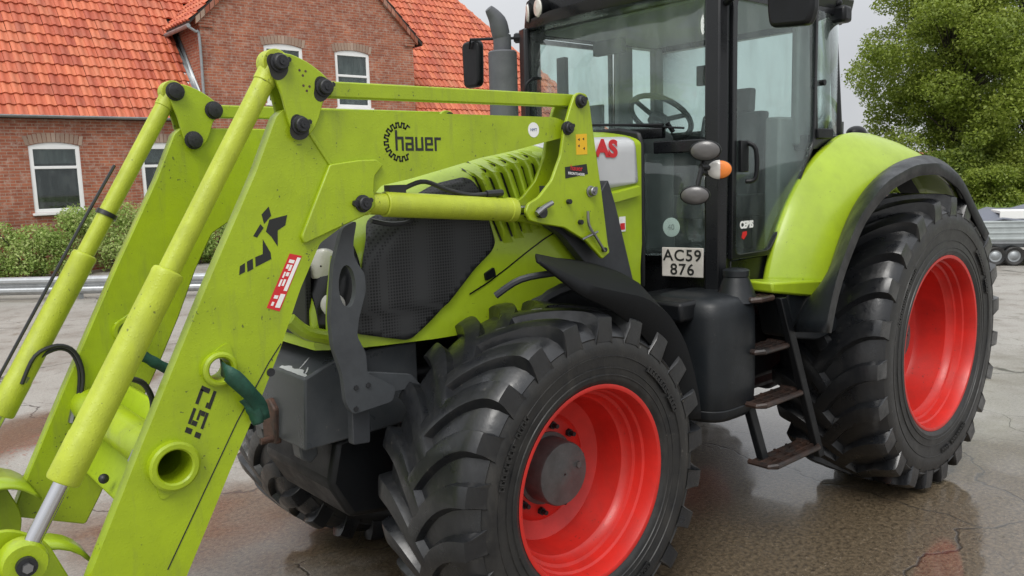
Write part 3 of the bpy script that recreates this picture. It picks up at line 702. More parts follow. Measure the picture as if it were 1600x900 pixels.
# ---------------------------------------------------------------- front weight carrier
pf = [(3.40, 1.02), (3.40, 1.385), (3.78, 1.385), (3.83, 1.365), (3.962, 1.312), (3.98, 1.005)]
b = MB(); b.prism(pf, -.36, .32); b.prism([(3.86, 1.01), (3.86, .93), (3.90, .90), (3.94, .93), (3.95, 1.01)], .12, .20); b.prism([(3.86, 1.01), (3.86, .93), (3.90, .90), (3.94, .93), (3.95, 1.01)], -.26, -.18)
ww = b.build('front_weight', 'weight_grey', TR, bevel=.009, bseg=2)
def onch(t, y): return (3.83+.132*t+.0006, y, 1.365-.053*t+.0022)
rs_ = random.Random(4)
for (pa_, pb_, wd_) in (((.93, .31), (.90, .06), .12), ((.70, .20), (.15, .15), .06), ((.80, .28), (.55, .24), .09)):
    top, bot = [], []
    for k in range(12):
        q = k/11; t_ = pa_[0]+(pb_[0]-pa_[0])*q; y_ = pa_[1]+(pb_[1]-pa_[1])*q; w1 = wd_*(math.sin(PI*(.08+.84*q))**.6)*rs_.uniform(.45, 1.0); w2 = wd_*rs_.uniform(.2, .6)
        if abs(pa_[0]-pb_[0]) < .1: top.append(onch(min(.99, t_+w2*.3), y_)); bot.append(onch(t_-w1*2.2, y_))
        else: top.append(onch(t_, y_+w1*.12)); bot.append(onch(t_, y_-w2*.12))
    ring_ = top+bot[::-1]
    b = MB(); b.v = ring_; b.f = [tuple(range(len(ring_)))]; b.build('scraped_paint', 'silver', ww, smooth=0)
b = MB(); b.prism([(-.06, .96), (.07, .98), (.075, 1.14), (.02, 1.18), (-.06, 1.15)], 3.965, 3.995, 'X'); b.build('hitch_plate', 'rust', ww, bevel=.008)
b = MB(); b.tube((3.99, .04, 1.0), (4.05, .04, 1.0), .015, seg=10); b.build('hitch_pin', 'rust', ww)
b = MB(); b.prism([(3.25, .55), (3.75, .62), (3.85, .80), (3.80, 1.0), (3.2, 1.05)], -.40, .26); b.build('front_linkage', 'black', TR, bevel=.03)

# ---------------------------------------------------------------- cab
AX = 1.66
def wsx(y): return 1.672+.13*(1-(y/.80)**2)
cab = MB(); trims = []
for s in (1, -1):
    # A pillar: stout, wrapping the corner
    cab.prism([(1.668, s*.72), (1.668, s*.795), (1.69, s*.810), (1.735, s*.785), (1.757, s*.712), (1.735, s*.695), (1.69, s*.70)], 1.42, 3.07, 'Z')
    cab.box(1.60, 1.668, s*.72, s*.775, 1.5, 3.06)
    cab.tube((.775, s*.80, 2.28), (.78, s*.775, 3.0), .022, seg=10)
    cab.tube((.36, s*.735, 2.28), (.40, s*.70, 3.02), .03, seg=10)
    trim = MB(); trim.box(.70, .86, s*.685, s*.735, 2.25, 3.03); trim.box(.40, .50, s*.64, s*.70, 2.3, 3.03); trim.box(.40, 1.0, s*.60, s*.70, 1.6, 2.42); trims.append(trim)
    # sill and lower side wall
    cab.box(.95, 1.62, s*.40, s*.785, 1.40, 1.62)
    cab.box(.42, .83, s*.55, s*.79, 2.22, 2.31)
    # roof rails
    cab.box(.38, 1.66, s*.70, s*.79, 3.03, 3.10)
cab.box(.35, .42, -.74, .74, 3.0, 3.10); cab.box(.33, .40, -.74, .74, 2.24, 2.32)
cab.box(1.60, 1.72, -.78, .78, 1.40, 1.66)
# bar below the windscreen on both sides of the hood
for s in (1, -1): cab.grid([[(wsx(y)+d, s*y, z) for y in np.linspace(.40, .78, 8)] for d, z in ((.0, 2.215), (.035, 2.215), (.035, 2.285), (0, 2.285), (0, 2.215))])
cab.grid([[(wsx(y)+d, y, z) for y in np.linspace(-.45, .45, 12)] for d, z in ((.0, 2.30), (.03, 2.30), (.03, 2.36), (0, 2.36), (0, 2.30))])
cabf = cab.build('cab_frame', 'black_gloss', TR, bevel=.008, smooth=30)
for t_ in trims: t_.build('cab_trim', 'trim', TR, bevel=.015)
# rear of the cab below the glass
b = MB(); b.box(.30, .42, -.74, .74, 1.3, 2.40); b.box(.42, 1.70, -.56, .56, 1.33, 1.48); b.build('cab_floor', 'interior', TR)
# roof
rp = [(-.80, 3.065), (-.40, 3.06), (.0, 3.06), (.40, 3.06), (.80, 3.065), (.82, 3.14), (.76, 3.28), (.4, 3.34), (0, 3.345), (-.4, 3.34), (-.76, 3.28), (-.82, 3.14)]
rws = []
for x, zo, k in ((.30, .06, .94), (.33, .0, .98), (1.2, 0, 1), (1.60, 0, 1), (1.78, -.02, .98), (1.86, -.01, .95), (1.89, .05, .9)):
    rws.append([(x-.17*(abs(p[0])/.82)**2.5*(x > 1.7), p[0]*k, (p[1]+zo) if p[1] < 3.08 else p[1]-(.05 if x > 1.85 or x < .32 else 0)) for p in rp])
rf = MB(); n = len(rp)
for r in rws: rf.v += r
for i in range(len(rws)-1):
    for j in range(n): k = (j+1) % n; rf.f.append((i*n+j, i*n+k, (i+1)*n+k, (i+1)*n+j))
rf.f += [tuple(range(n)), tuple((len(rws)-1)*n+j for j in range(n))]
roof = rf.build('cab_roof', 'black_gloss', TR, bevel=.02, bseg=3)
b = MB(); b.box(.45, 1.62, -.69, .69, 3.035, 3.05); b.build('headliner', 'headliner', roof)
for y, x in ((-.68, 1.74), (-.52, 1.80), (.52, 1.80), (.68, 1.74)):
    dr = (1, .35*np.sign(y)*(2 if abs(y) > .6 else 1), -.05)
    b = MB(); b.lathe([(-.10, .050), (-.02, .066), (0, .068), (.004, .060)], (x, y, 3.16), dr, 24); wl = b.build('roof_lamp', 'black', roof)
    b = MB(); b.lathe([(0, .060), (.012, .05), (.018, .003)], (x, y, 3.16), dr, 24); b.build('lamp_lens', 'lamp_lens', wl)
# glazing: each pane its own part
def pane(name, rows, m='cab_glass', t=.006, parent=TR):
    b = MB(); b.grid(rows); return b.build(name, m, parent, solid=t, smooth=60)
zb = lambda y: float(np.interp(y, [-.78, -.45, 0, .45, .78], [2.28, 2.33, 2.36, 2.33, 2.28]))
pane('windscreen', [[(wsx(y)+.006, y, zb(y)*(1-t)+3.06*t) for y in np.linspace(-.765, .70, 24)] for t in (0, .5, 1)])
for s in (1, -1): pane('lower_front_window', [[(wsx(y)+.004, s*y, z) for y in np.linspace(.18, .71, 12)] for z in (1.64, 1.9, 2.22)])
# doors: frame, pane, handle
dpoly = [(1.634,1.654),(1.297,1.625),(1.166,1.812),(0.997,2.010),(0.731,2.227)]
for s in (1, -1):
    x0, x1 = 1.47, .795
    outer = [(1.666, 1.63)]+[(p[0], p[1]) for p in dpoly[1:4]]+[(.80, 2.26), (.80, 3.03), (1.666, 3.03)]
    cx = sum(p[0] for p in outer)/len(outer); cz = sum(p[1] for p in outer)/len(outer)
    inner = round_poly([(1.628, 1.655), (dpoly[1][0]-.0, 1.655), (dpoly[2][0]-.03, dpoly[2][1]+.015), (dpoly[3][0]-.028, dpoly[3][1]+.02), (.826, 2.275), (.826, 3.0), (1.628, 3.0)], .04)
    b = MB(); b.prism(outer, s*.795, s*.825, holes=[inner]); d = b.build('door', 'black_gloss', TR, bevel=.004, smooth=20)
    b = MB(); b.prism(inner, s*.806, s*.812); b.build('door_window', 'cab_glass', d, smooth=0)
    b = MB(); b.box(1.55, 1.62, s*.826, s*.85, 2.10, 2.27); b.path([(1.56, s*.835, 2.26), (1.54, s*.885, 2.22), (1.54, s*.885, 2.07), (1.57, s*.84, 2.05)], .014, 8); b.build('door_handle', 'black', d, bevel=.012)
    pane('rear_side_window', [[(x, s*(y), z) for x, y in ((.755, .79), (.60, .785), (.46, .77), (.385, .73))] for z in (2.30, 2.6, 3.04)])
    b = MB(); b.tube((.70, s*.785, 2.62), (.70, s*.82, 2.62), .018, seg=12); b.build('window_knob', 'black', TR); b = MB(); b.box(.62, .80, s*.79, s*.84, 2.285, 2.345); b.build('window_hinge', 'black', TR, bevel=.006)
    if s > 0:
        q = [(1.541,1.810),(1.540,1.761)]
        text('door_lettering', 'CEBIS', .052, (q[0][0]-.03, .8135, q[0][1]), (-1, 0, 0), (0, 0, 1), 'white', d, bold=.003)
        decal('door_mark', [[(q[1][0]-.03, q[1][1]+.015), (q[1][0]-.03, q[1][1]-.005), (q[1][0], q[1][1]-.03), (q[1][0]+.02, q[1][1]-.02), (q[1][0]+.01, q[1][1]+.012)]], .8135, 'decal_red', d)
pane('rear_window', [[(.37, y, z) for y in (-.70, 0, .70)] for z in (2.32, 2.6, 3.03)])
# dashboard, steering wheel, seat, consoles
b = MB(); b.prism(round_poly([(1.38, 1.48), (1.68, 1.48), (1.72, 2.30), (1.60, 2.40), (1.40, 2.34)], .05), -.24, .24); b.build('dashboard', 'interior', TR, bevel=.03)
b = MB(); b.path([(1.45, 0, 1.9), (1.26, 0, 2.42)], .04, 10); sw_c = Vector((1.24, 0, 2.46)); nrm = Vector((-.62, 0, .78)).normalized(); e1 = Vector((0, 1, 0)); e2 = nrm.cross(e1)
ring = [sw_c+.205*(math.cos(2*PI*i/28)*e1+math.sin(2*PI*i/28)*e2) for i in range(29)]
b.path(ring, .018, 8, smooth=0)
for a in (0, 2.1, 4.2): b.path([sw_c-nrm*.03, sw_c+.2*(math.cos(a)*e1+math.sin(a)*e2)], .017, 6)
b.tube(sw_c-nrm*.05, sw_c-nrm*.01, .07); b.build('steering_wheel', 'interior', TR)
b = MB(); b.box(.52, 1.05, -.20, .32, 1.80, 1.95); b.prism(round_poly([(.58, 1.93), (.70, 1.93), (.56, 2.50), (.44, 2.50)], .03), -.17, .29); b.prism(round_poly([(.46, 2.50), (.54, 2.50), (.53, 2.66), (.45, 2.66)], .02), -.05, .19); b.box(.6, 1.0, -.12, .26, 1.45, 1.8)
b.build('driver_seat', 'seat', TR, bevel=.04, bseg=3)
b = MB(); b.box(.55, 1.25, -.56, -.36, 1.5, 2.10); b.box(.85, 1.2, -.52, -.36, 2.10, 2.22); b.path([(1.15, -.55, 2.1), (1.25, -.60, 2.45)], .02); b.box(1.24, 1.27, -.72, -.48, 2.38, 2.58); b.box(1.42, 1.46, -.72, -.64, 2.0, 2.9); b.build('console', 'interior', TR, bevel=.02)
b = MB(); b.box(.42, .46, -.30, -.12, 2.72, 2.86); b.path([(.44, -.2, 2.86), (.44, -.2, 2.94)], .012); b.box(1.45, 1.50, -.34, -.10, 2.86, 2.95); b.build('cab_monitor', 'interior', TR, bevel=.01)
# wipers
b = MB(); b.path([(wsx(.2)+.05, .50, 2.37), (wsx(.0)+.04, .15, 2.39), (wsx(-.35)+.04, -.32, 2.42)], .008, 6); b.path([(wsx(.3)+.035, .62, 2.345), (wsx(0)+.03, .05, 2.40)], .006, 6); b.path([(wsx(.5)+.03, .52, 2.33), (wsx(.5)+.06, .50, 2.38)], .014, 6)
b.build('wiper', 'black', TR)
# number plate under the front of the cab
pc = Vector([(1.800,0.594,1.614)][0]); fx = Vector((.30, .955, 0)).normalized(); n_ = Vector((.955, -.30, 0)).normalized()
pn_c = pc
xd = Vector((-.25, .97, 0)).normalized(); xd = -xd if xd.dot(rt) < 0 else xd
zd = xd.cross(Vector((0, 0, 1)))
zd = zd if zd.dot(Vector((5.4, 3.4, 2))-pc) > 0 else -zd
hw_, hh_ = .122, .082
b = MB()
fr = [pc+xd*a*hw_+Vector((0, 0, 1))*c*hh_ for a, c in ((-1, -1), (1, -1), (1, 1), (-1, 1))]
b.v = [tuple(p) for p in fr]+[tuple(p-zd*.008) for p in fr]; b.f = [(0, 1, 2, 3), (7, 6, 5, 4)]+[(i, (i+1) % 4, 4+(i+1) % 4, 4+i) for i in range(4)]
npl = b.build('number_plate', 'plate', TR, bevel=.004)
text('plate_text', 'AC59', .088, pc+Vector((0, 0, .036))+zd*.002, xd, (0, 0, 1), 'decal_black', npl, space=1.12, bold=.0012)
text('plate_text', '876', .088, pc+Vector((0, 0, -.042))+zd*.002, xd, (0, 0, 1), 'decal_black', npl, space=1.12, bold=.0012)
b = MB(); b.tube(pc-zd*.06, pc-zd*.008, .03); b.build('plate_bracket', 'black', TR)
# round sticker on the lower window
sc = Vector([(1.745,0.477,1.802)][0]); 
b = MB(); b.lathe([(0, .0545), (.0015, .0545), (.0015, .0005)], sc, (1, .12, 0), 28); st = b.build('round_sticker', 'white', TR)
text('sticker_text', '40', .045, sc+Vector((.004, .0005, .0)), (-.12, 1, 0), (0, 0, 1), 'decal_grey', st)
# side lamps on the A pillar bracket
def lampat(name, px, r1, r2, m, parent, depth=.05, dirv=(.8, .5, -.15)):
    d = Vector(dirv).normalized(); u_ = Vector((0, 0, 1)).cross(d).normalized(); v_ = d.cross(u_)
    b = MB(); rows = []
    for h, k in ((-depth, .35), (-depth*.8, .70), (-depth*.3, .95), (0, 1.0), (.008, .98), (.012, .90)):
        rows.append([Vector(px)+d*h+(u_*math.cos(2*PI*i/28)*r1+v_*math.sin(2*PI*i/28)*r2)*k for i in range(29)])
    b.grid(rows); b.f.append(tuple(range(28))); hs_ = b.build(name, 'black', parent)
    rows = []
    for h, k in ((.010, .93), (.020, .75), (.026, .4), (.028, .01)):
        rows.append([Vector(px)+d*h+(u_*math.cos(2*PI*i/28)*r1+v_*math.sin(2*PI*i/28)*r2)*k for i in range(29)])
    b = MB(); b.grid(rows); b.build('lens', m, hs_); return hs_
l1, l2, l3 = [(2.057,0.930,2.213),(2.140,0.930,1.997),(1.939,0.930,2.118)]
br = MB(); L1, L2, L3 = [Vector(q) for q in (l1, l2, l3)]; mid = (L1+L2)/2; bk = Vector((-.045, -.03, 0)); br.path([L1+bk, mid+bk, L2+bk], .012, 8, smooth=0); br.path([(1.68, .80, mid.z), mid+bk], .016, 8, smooth=0); br.path([mid+bk+Vector((0, 0, .03)), L3+bk], .014, 8, smooth=0); br.build('lamp_bracket', 'black', TR)
lampat('work_lamp', l1, .078, .052, 'lamp_grey', TR); lampat('work_lamp', l2, .074, .048, 'lamp_grey', TR)
hl_ = lampat('turn_indicator', l3, .066, .050, 'orange_lens', TR, .04, (.72, .69, 0))
d = Vector((.72, .69, 0)).normalized(); u_ = Vector((0, 0, 1)).cross(d).normalized(); v_ = d.cross(u_)
# clear front half of the indicator lens
rows = []
for h, k in ((.012, .96), (.024, .77), (.030, .42), (.0315, .03)):
    rows.append([Vector(l3)+d*h+(u_*math.cos(PI/2+PI*i/14)*.066+v_*math.sin(PI/2+PI*i/14)*.050)*k for i in range(15)])
if u_.dot(rt) < 0: rows = [[Vector(l3)+d*h+(u_*math.cos(-PI/2+PI*i/14)*.066+v_*math.sin(-PI/2+PI*i/14)*.050)*k for i in range(15)] for h, k in ((.012, .96), (.024, .77), (.030, .42), (.0315, .03))]
b = MB(); b.grid(rows); b.build('clear_lens', 'lamp_lens', hl_)
# mirrors
for s in (1, -1):
    if s > 0:
        ar = MB(); ar.path([(1.70, .80, 2.98), (1.80, 1.0, 3.02), (1.82, 1.22, 3.04)], .022, 8); am = ar.build('mirror_arm', 'black', TR)
        b = MB(); b.prism(round_poly([(1.095, 2.80), (1.30, 2.785), (1.325, 2.85), (1.325, 3.18), (1.07, 3.18), (1.08, 2.87)], .05), 1.70, 1.77, 'X'); b.build('mirror', 'black', TR, bevel=.02, bseg=3)
    else:
        ar = MB(); a0 = Vector([(1.660,-0.635,3.010)][0]); a1 = Vector([(1.831,-1.180,3.056)][0]); ar.path([a0, a0.lerp(a1, .35), a0.lerp(a1, .36)], .034, 8, smooth=0); ar.path([a0.lerp(a1, .3), a1, a1+Vector((0, -.02, -.06))], .010, 6, smooth=0)
        ar.build('mirror_arm', 'black', TR)
        mp = [(1.834,-1.220,3.044),(1.708,-1.220,3.054),(1.738,-1.220,2.780),(1.797,-1.220,2.737),(1.853,-1.220,2.757)]
        xs = [p[0] for p in mp]; zs = [p[2] for p in mp]; xm = sum(xs)/len(xs)
        b = MB(); b.prism(round_poly([(-1.30, min(zs)), (-1.13, min(zs)), (-1.12, max(zs)), (-1.31, max(zs))], .05), xm-.03, xm+.03, 'X'); b.build('mirror', 'black', TR, bevel=.018, bseg=3)
# rear work lamp on the left of the cab roof
b = MB(); q = Vector([(0.505,0.800,3.056)][0]); b.box(q.x-.05, q.x+.05, q.y-.05, q.y+.06, q.z-.07, q.z+.03); b.tube(q+Vector((.0, 0, .03)), q+Vector((.05, -.08, .15)), .03); b.build('work_lamp', 'black', TR, bevel=.02)
b = MB(); q = Vector([(-0.115,0.620,2.339)][0]); b.ell(tuple(q), .09, .06, .05); b.tube(q, (q.x+.12, q.y+.02, q.z-.02), .02); b.build('tail_lamp', 'black', TR)
# exhaust
ex = [(2.110,2.872),(2.153,1.820),(2.110,2.880),(2.117,2.966),(2.134,3.048),(2.156,3.116)]
b = MB(); x_, z_ = ex[0]; rs = .088
b.lathe([(0, .07), (0, rs-.008), (.01, rs), (1.0, rs)], (x_, -.52, z_), (0, 0, -1), 28)
exh = b.build('exhaust', 'exhaust', TR)
b = MB(); b.path([(x_, -.52, z_-.05), (x_, -.52, z_+.08), (ex[3][0], -.52, ex[3][1]), (ex[4][0]+.01, -.52, ex[4][1]), (ex[5][0]+.045, -.53, ex[5][1])], lambda t: .055-.030*max(0, t-.72)/.28, 16); b.build('exhaust_tip', 'exhaust', exh)
b = MB(); b.path([(1.843,-0.600,2.582),(1.850,-0.600,2.682),(1.793,-0.600,2.730),(1.719,-0.600,2.742)], .011, 6); b.build('handrail', 'black', TR); b = MB(); b.path([(1.66, -.76, 2.75), (1.66, -.80, 2.9), (1.66, -.78, 2.95)], .03); b.build('handrail', 'black', TR)

# ---------------------------------------------------------------- rear fenders: lime shell and black flare
inn = [[(1.332,0.800,1.428)][0], [(1.270,0.800,1.634)][0], [(1.127,0.800,1.884)][0], [(0.920,0.800,2.091)][0], [(0.701,0.800,2.227)][0], [(0.459,0.800,2.322)][0]]
def arcpts(ctr, data): return data
c3 = []
IN = [(1.30, .80, 1.47), (1.27, .80, 1.64), (1.14, .80, 1.88), (.97, .80, 2.08), (.76, .80, 2.24), (.46, .80, 2.325), (.05, .80, 2.30), (-.4, .80, 2.14), (-.75, .80, 1.9)]
IN[:6] = [tuple(p) for p in inn]
GO = [(1.089,1.060,1.423),(1.002,1.060,1.606),(0.826,1.060,1.854),(0.566,1.060,2.021),(0.228,1.060,2.112),(-0.125,1.060,2.153)]+[(-.62, 1.06, 2.00), (-.85, 1.06, 1.78)]
GO = [GO[0], GO[1], GO[2], GO[3], GO[4], GO[5], GO[6], GO[7]]
def resamp(P, n):
    P = [Vector(p) for p in P]; d = [0]
    for a, c in zip(P, P[1:]): d.append(d[-1]+(c-a).length)
    return [Vector([float(np.interp(d[-1]*i/(n-1), d, [p[k] for p in P])) for k in range(3)]) for i in range(n)]
def smoothp(P, it=2):
    for _ in range(it): P = [P[0]]+[(P[i-1]+P[i]*2+P[i+1])/4 for i in range(1, len(P)-1)]+[P[-1]]
    return P
nF = 40
A_ = smoothp(resamp(IN, nF), 3); B_ = smoothp(resamp(GO, nF), 3)
rows = []
for i in range(nF):
    a, c = A_[i], B_[i]; mid = (a+c)/2; rad = Vector((mid.x, 0, mid.z-RR_)).normalized()
    row = []
    for t in (0, .05, .11, .13, .3, .5, .7, .85, .95, 1):
        p = a.lerp(c, t)+rad*float(np.interp(t, [0, .12, .5, .85, 1], [0, .030, .040, .030, 0]))
        row.append(p)
    row.append(c-rad*.035+Vector((0, .004, 0)))
    rows.append(row)
def fender_side(s):
    f = lambda p: (p[0], s*p[1], p[2])
    b = MB(); b.grid([[f(p) for p in r] for r in rows]); fe = b.build('rear_fender', 'lime', TR, solid=.012, smooth=60)
    # inner wall up to the cab glass
    b = MB(); b.grid([[f(p), f((p[0]-.06, .70, p[2]-.10))] for p in A_]); b.build('fender_wall', 'black', fe)
    # black flare
    flo = [(1.543,1.310,1.270),(1.492,1.310,1.430),(1.419,1.310,1.572),(1.205,1.310,1.843),(0.919,1.310,2.010),(0.559,1.310,2.095),(0.201,1.310,2.101),(-0.135,1.310,1.995),(-0.407,1.310,1.774)]
    fo = smoothp(resamp(flo+[(-.62, 1.31, 1.62)], nF), 2)
    fi0 = smoothp(resamp([(1.40, 1.04, 1.22), (1.28, 1.055, 1.40)]+[tuple(p) for p in B_], nF), 2)
    rws = []
    for i in range(nF):
        a, c = fi0[i], fo[i]; mid = (a+c)/2; rad = Vector((mid.x, 0, mid.z-RR_)).normalized(); row = [a-rad*.03]
        for t in np.linspace(0, 1, 7): row.append(a.lerp(c, t)+rad*(.05*math.sin(PI*t*.9)))
        row.append(c-rad*.05+Vector((0, -.005, 0)))
        rws.append([f(p) for p in row])
    b = MB(); b.grid(rws); b.build('fender_flare', 'plastic', TR, solid=.014, smooth=60)
    # lower lime lip and black plastic skirt
    lo = [(1.634,0.980,1.519),(0.940,0.980,1.460),(0.953,0.980,1.400),(1.141,0.980,1.381),(1.620,0.980,1.462)]
    b = MB(); b.prism([(p[0], p[2]) for p in lo], s*.84, s*1.05); b.build('fender_lip', 'lime', fe, bevel=.012)
    sk = [(1.449,1.000,1.437),(0.902,1.000,1.442),(0.666,1.000,1.417),(0.720,1.000,1.226),(0.888,1.000,1.151),(1.110,1.000,1.127),(1.355,1.000,1.173)]
    b = MB(); b.prism(round_poly([(p[0], p[2]) for p in sk], .03), s*.82, s*1.03); b.build('fender_skirt', 'plastic', TR, bevel=.02)
fender_side(1); fender_side(-1)
# mudguards over the front wheels
fo = smoothp(resamp([(3.286,1.020,1.782),(3.172,1.020,1.725),(3.033,1.020,1.662),(2.835,1.020,1.607),(2.622,1.020,1.553),(2.461,1.020,1.455),(2.341,1.020,1.306),(2.270,1.020,1.136),(2.229,1.020,1.000),(2.218,1.020,0.900)], 30), 1)
fin = [(2.903,0.600,1.734),(2.728,0.600,1.715),(2.530,0.600,1.675),(2.327,0.600,1.610),(2.136,0.600,1.513),(1.977,0.600,1.386)]
fin = smoothp(resamp(fin, 19), 1)
fl = smoothp(resamp([(3.280,1.020,1.774),(3.173,1.020,1.699),(3.053,1.020,1.616),(2.878,1.020,1.540),(2.702,1.020,1.427),(2.588,1.020,1.315),(2.496,1.020,1.187),(2.439,1.020,1.074),(2.400,1.020,0.988),(2.371,1.020,0.934)], 30), 1)
for s in (1, -1):
    f = lambda p: (p[0], s*p[1], p[2])
    rws = []
    for i in range(30):
        c = fo[i]; rad = Vector((c.x-FWX, 0, c.z-RF)).normalized(); l_ = fl[i]; k = min(1, i/13)
        tgt = Vector((c.x, .60, c.z)); wgt = max(0, min(1, (i-12)/10)); wgt = wgt*wgt*(3-2*wgt); a = fin[min(i, 18)].lerp(tgt, wgt)
        m1 = a.lerp(c, .4)+rad*.022; m2 = a.lerp(c, .75)+rad*.018; m3 = a.lerp(c, .93)+rad*.006
        rws.append([f(a), f(m1), f(m2), f(m3), f((c.x, 1.02, c.z)), f(Vector((l_.x, 1.03, l_.z)))])
    b = MB(); b.grid(rws); b.build('front_mudguard', 'black_matte', TR, solid=.012, smooth=50)
    b = MB(); b.path([(FWX-.1, s*.42, 1.35), (FWX-.15, s*.6, 1.55), (FWX-.3, s*.75, 1.62)], .03); b.path([(FWX+.18, s*.60, 1.59), (FWX+.1, s*.68, 1.66), (FWX-.05, s*.75, 1.68)], .016); b.build('mudguard_stay', 'dark_grey', TR)
# ---------------------------------------------------------------- tank, steps
tp = [(p[0], p[1]) for p in [(2.244,1.487),(2.109,1.495),(1.888,1.456),(1.735,1.396),(1.684,1.251),(1.660,0.967),(1.674,0.792),(1.879,0.802),(2.180,0.877),(2.222,1.076)]]
tz = [p[1] for p in tp]; tx = [p[0] for p in tp]; xc = (min(tx)+max(tx))/2-.115
b = MB(); rws = []
for z, k in ((.805, .72), (.815, .90), (.84, .965), (.875, .985), (.880, .965), (.888, .985), (1.0, 1.0), (1.2, 1.0), (1.36, .985), (1.42, .95), (1.455, .84), (1.47, .6), (1.472, .02)):
    rws.append([(xc+.228*k*abs(math.cos(a))**.55*np.sign(math.cos(a)), .76+.245*k*abs(math.sin(a))**.62*np.sign(math.sin(a)), z) for a in np.linspace(0, 2*PI, 41)])
b.grid(rws); tank = b.build('fuel_tank', 'plastic', TR, smooth=50)
ft = [(1.738,0.900,1.421),(1.757,0.900,1.533)]
b = MB(); b.lathe([(0, .115), (.07, .088), (.13, .066), (.135, .07), (.165, .07), (.172, .055), (.172, .005)], ft[0], (0, 0, 1), 28); b.build('tank_filler', 'plastic', tank)
b = MB(); b.box(1.30, 2.16, .45, .86, 1.35, 1.455); b.build('step_platform', 'black', TR, bevel=.02)
lad = MB()
for s0, s1 in (([(1.563,1.060,1.432)][0], [(1.193,1.100,0.471)][0]), ([(1.763,0.920,1.113)][0], [(1.651,1.020,0.553)][0])):
    a, c = Vector(s0), Vector(s1); lad.add([a+Vector(o_) for o_ in ((-.03, -.02, 0), (.03, -.02, 0), (.03, .02, 0), (-.03, .02, 0))]+[c+Vector(o_) for o_ in ((-.03, -.02, 0), (.03, -.02, 0), (.03, .02, 0), (-.03, .02, 0))], [(0, 1, 2, 3), (7, 6, 5, 4), (0, 4, 5, 1), (1, 5, 6, 2), (2, 6, 7, 3), (3, 7, 4, 0)])
ladd = lad.build('step_frame', 'black', TR, bevel=.005)
for pl_, pr_, y0, y1 in (([(1.760,1.000,1.440)][0], [(1.584,1.080,1.433)][0], .90, 1.04), ([(1.750,1.020,1.178)][0], [(1.459,1.080,1.143)][0], .92, 1.06), ([(1.780,1.050,0.916)][0], [(1.362,1.100,0.847)][0], .95, 1.09), ([(1.723,1.080,0.601)][0], [(1.230,1.120,0.489)][0], .98, 1.13)):
    xa, xb = pl_[0], pr_[0]; z = (pl_[2]+pr_[2])/2
    b = MB(); b.path([(xa, y0, z), (xa, y1-.03, z), (xa-.03, y1, z), (xb+.03, y1, z), (xb, y1-.03, z), (xb, y0, z)], .016, 8, smooth=0)
    for k in range(3): yy = y0+(y1-y0)*(k+.5)/3.4; b.box(xb, xa, yy-.007, yy+.007, z-.012, z+.012)
    for k in range(1, 4): xx = xb+(xa-xb)*k/4; b.box(xx-.006, xx+.006, y0, y1, z-.010, z+.010)
    b.build('step', 'step_iron', ladd, smooth=30)
# ================================================================= FRONT LOADER (bolted to the tractor: parts of it)
YO, YI = .565, .505
def pin(xz, y, parent, r=.0275, l=.026, name='pin', m='bolt'):
    b = MB(); s = np.sign(y) or 1
    b.lathe([(0, r*1.25), (.006, r*1.25), (.008, r), (l, r), (l+.004, r*.85), (l+.004, r*.45), (l+.010, r*.42), (l+.010, .002)], (xz[0], y, xz[1]), (0, s, 0), 18)
    b.tube((xz[0]-.034, y, xz[1]+.012), (xz[0]-.034, y+s*.012, xz[1]+.012), .010, seg=6)
    return b.build(name, m, parent, smooth=30)
boom_poly = [(4.123,2.355),(4.089,2.383),(3.948,2.382),(3.354,2.384),(2.733,2.385),(2.658,2.366),(2.677,2.290),(2.795,2.269),(3.003,2.228),(3.190,2.199),(3.365,2.160),(3.563,2.117),(3.698,2.095),(3.810,1.986),(3.982,1.887),(4.073,1.725),(4.170,1.509),(4.280,1.295),(4.392,1.099),(4.580,0.751),(4.651,0.636)] + [(4.926,0.757),(4.866,0.889),(4.685,1.255),(4.425,1.765),(4.215,2.156)]
crease = None
t1 = [(4.589,1.172)][0]; t2 = [(4.406,1.477)][0]
b = MB(); b.prism(round_poly(boom_poly, .012, 2), YI, YO, holes=[circle(t1, .060, 28), circle(t2, .042, 24)]); boom = b.build('loader_boom', 'lime_loader', TR, bevel=.006, smooth=25)
# welded seams, folded flange line and doubler near the torque tube
def strip(pts, w, y0, y1):
    for (a, c) in zip(pts, pts[1:]):
        a = Vector(a); c = Vector(c); d = (c-a).normalized(); n = Vector((-d.y, d.x))*w/2
        sm.prism([tuple(a+n), tuple(c+n), tuple(c-n), tuple(a-n)], y0, y1)
sm = MB(); strip([(4.001,2.304),(3.919,2.178)], .014, YO-.002, YO+.007)
sm.build('weld_seam', 'lime_loader', boom, bevel=.003)
sm = MB(); strip([(4.166,1.528),(4.218,1.466),(4.355,1.269),(4.636,0.807)], .004, YO-.001, YO+.0015); sm.build('flange_line', 'bolt', boom, smooth=0)
gs = [(3.930,2.181),(3.805,2.196),(3.725,2.198),(3.694,2.175),(3.737,2.133),(3.744,2.071),(3.739,2.015),(3.784,1.983),(4.053,1.890),(4.064,1.917)]
b = MB(); b.prism(round_poly(gs, .010), YO-.002, YO+.018); gus = b.build('gusset_plate', 'lime_loader', boom, bevel=.005, smooth=25)
pin([(3.799,2.028)][0], YO+.018, boom)
b = MB(); q = [(3.833,2.030)][0]; b.tube((q[0], YO+.01, q[1]), (q[0], YO+.035, q[1]), .014, seg=6); b.build('bolt', 'bolt', boom)
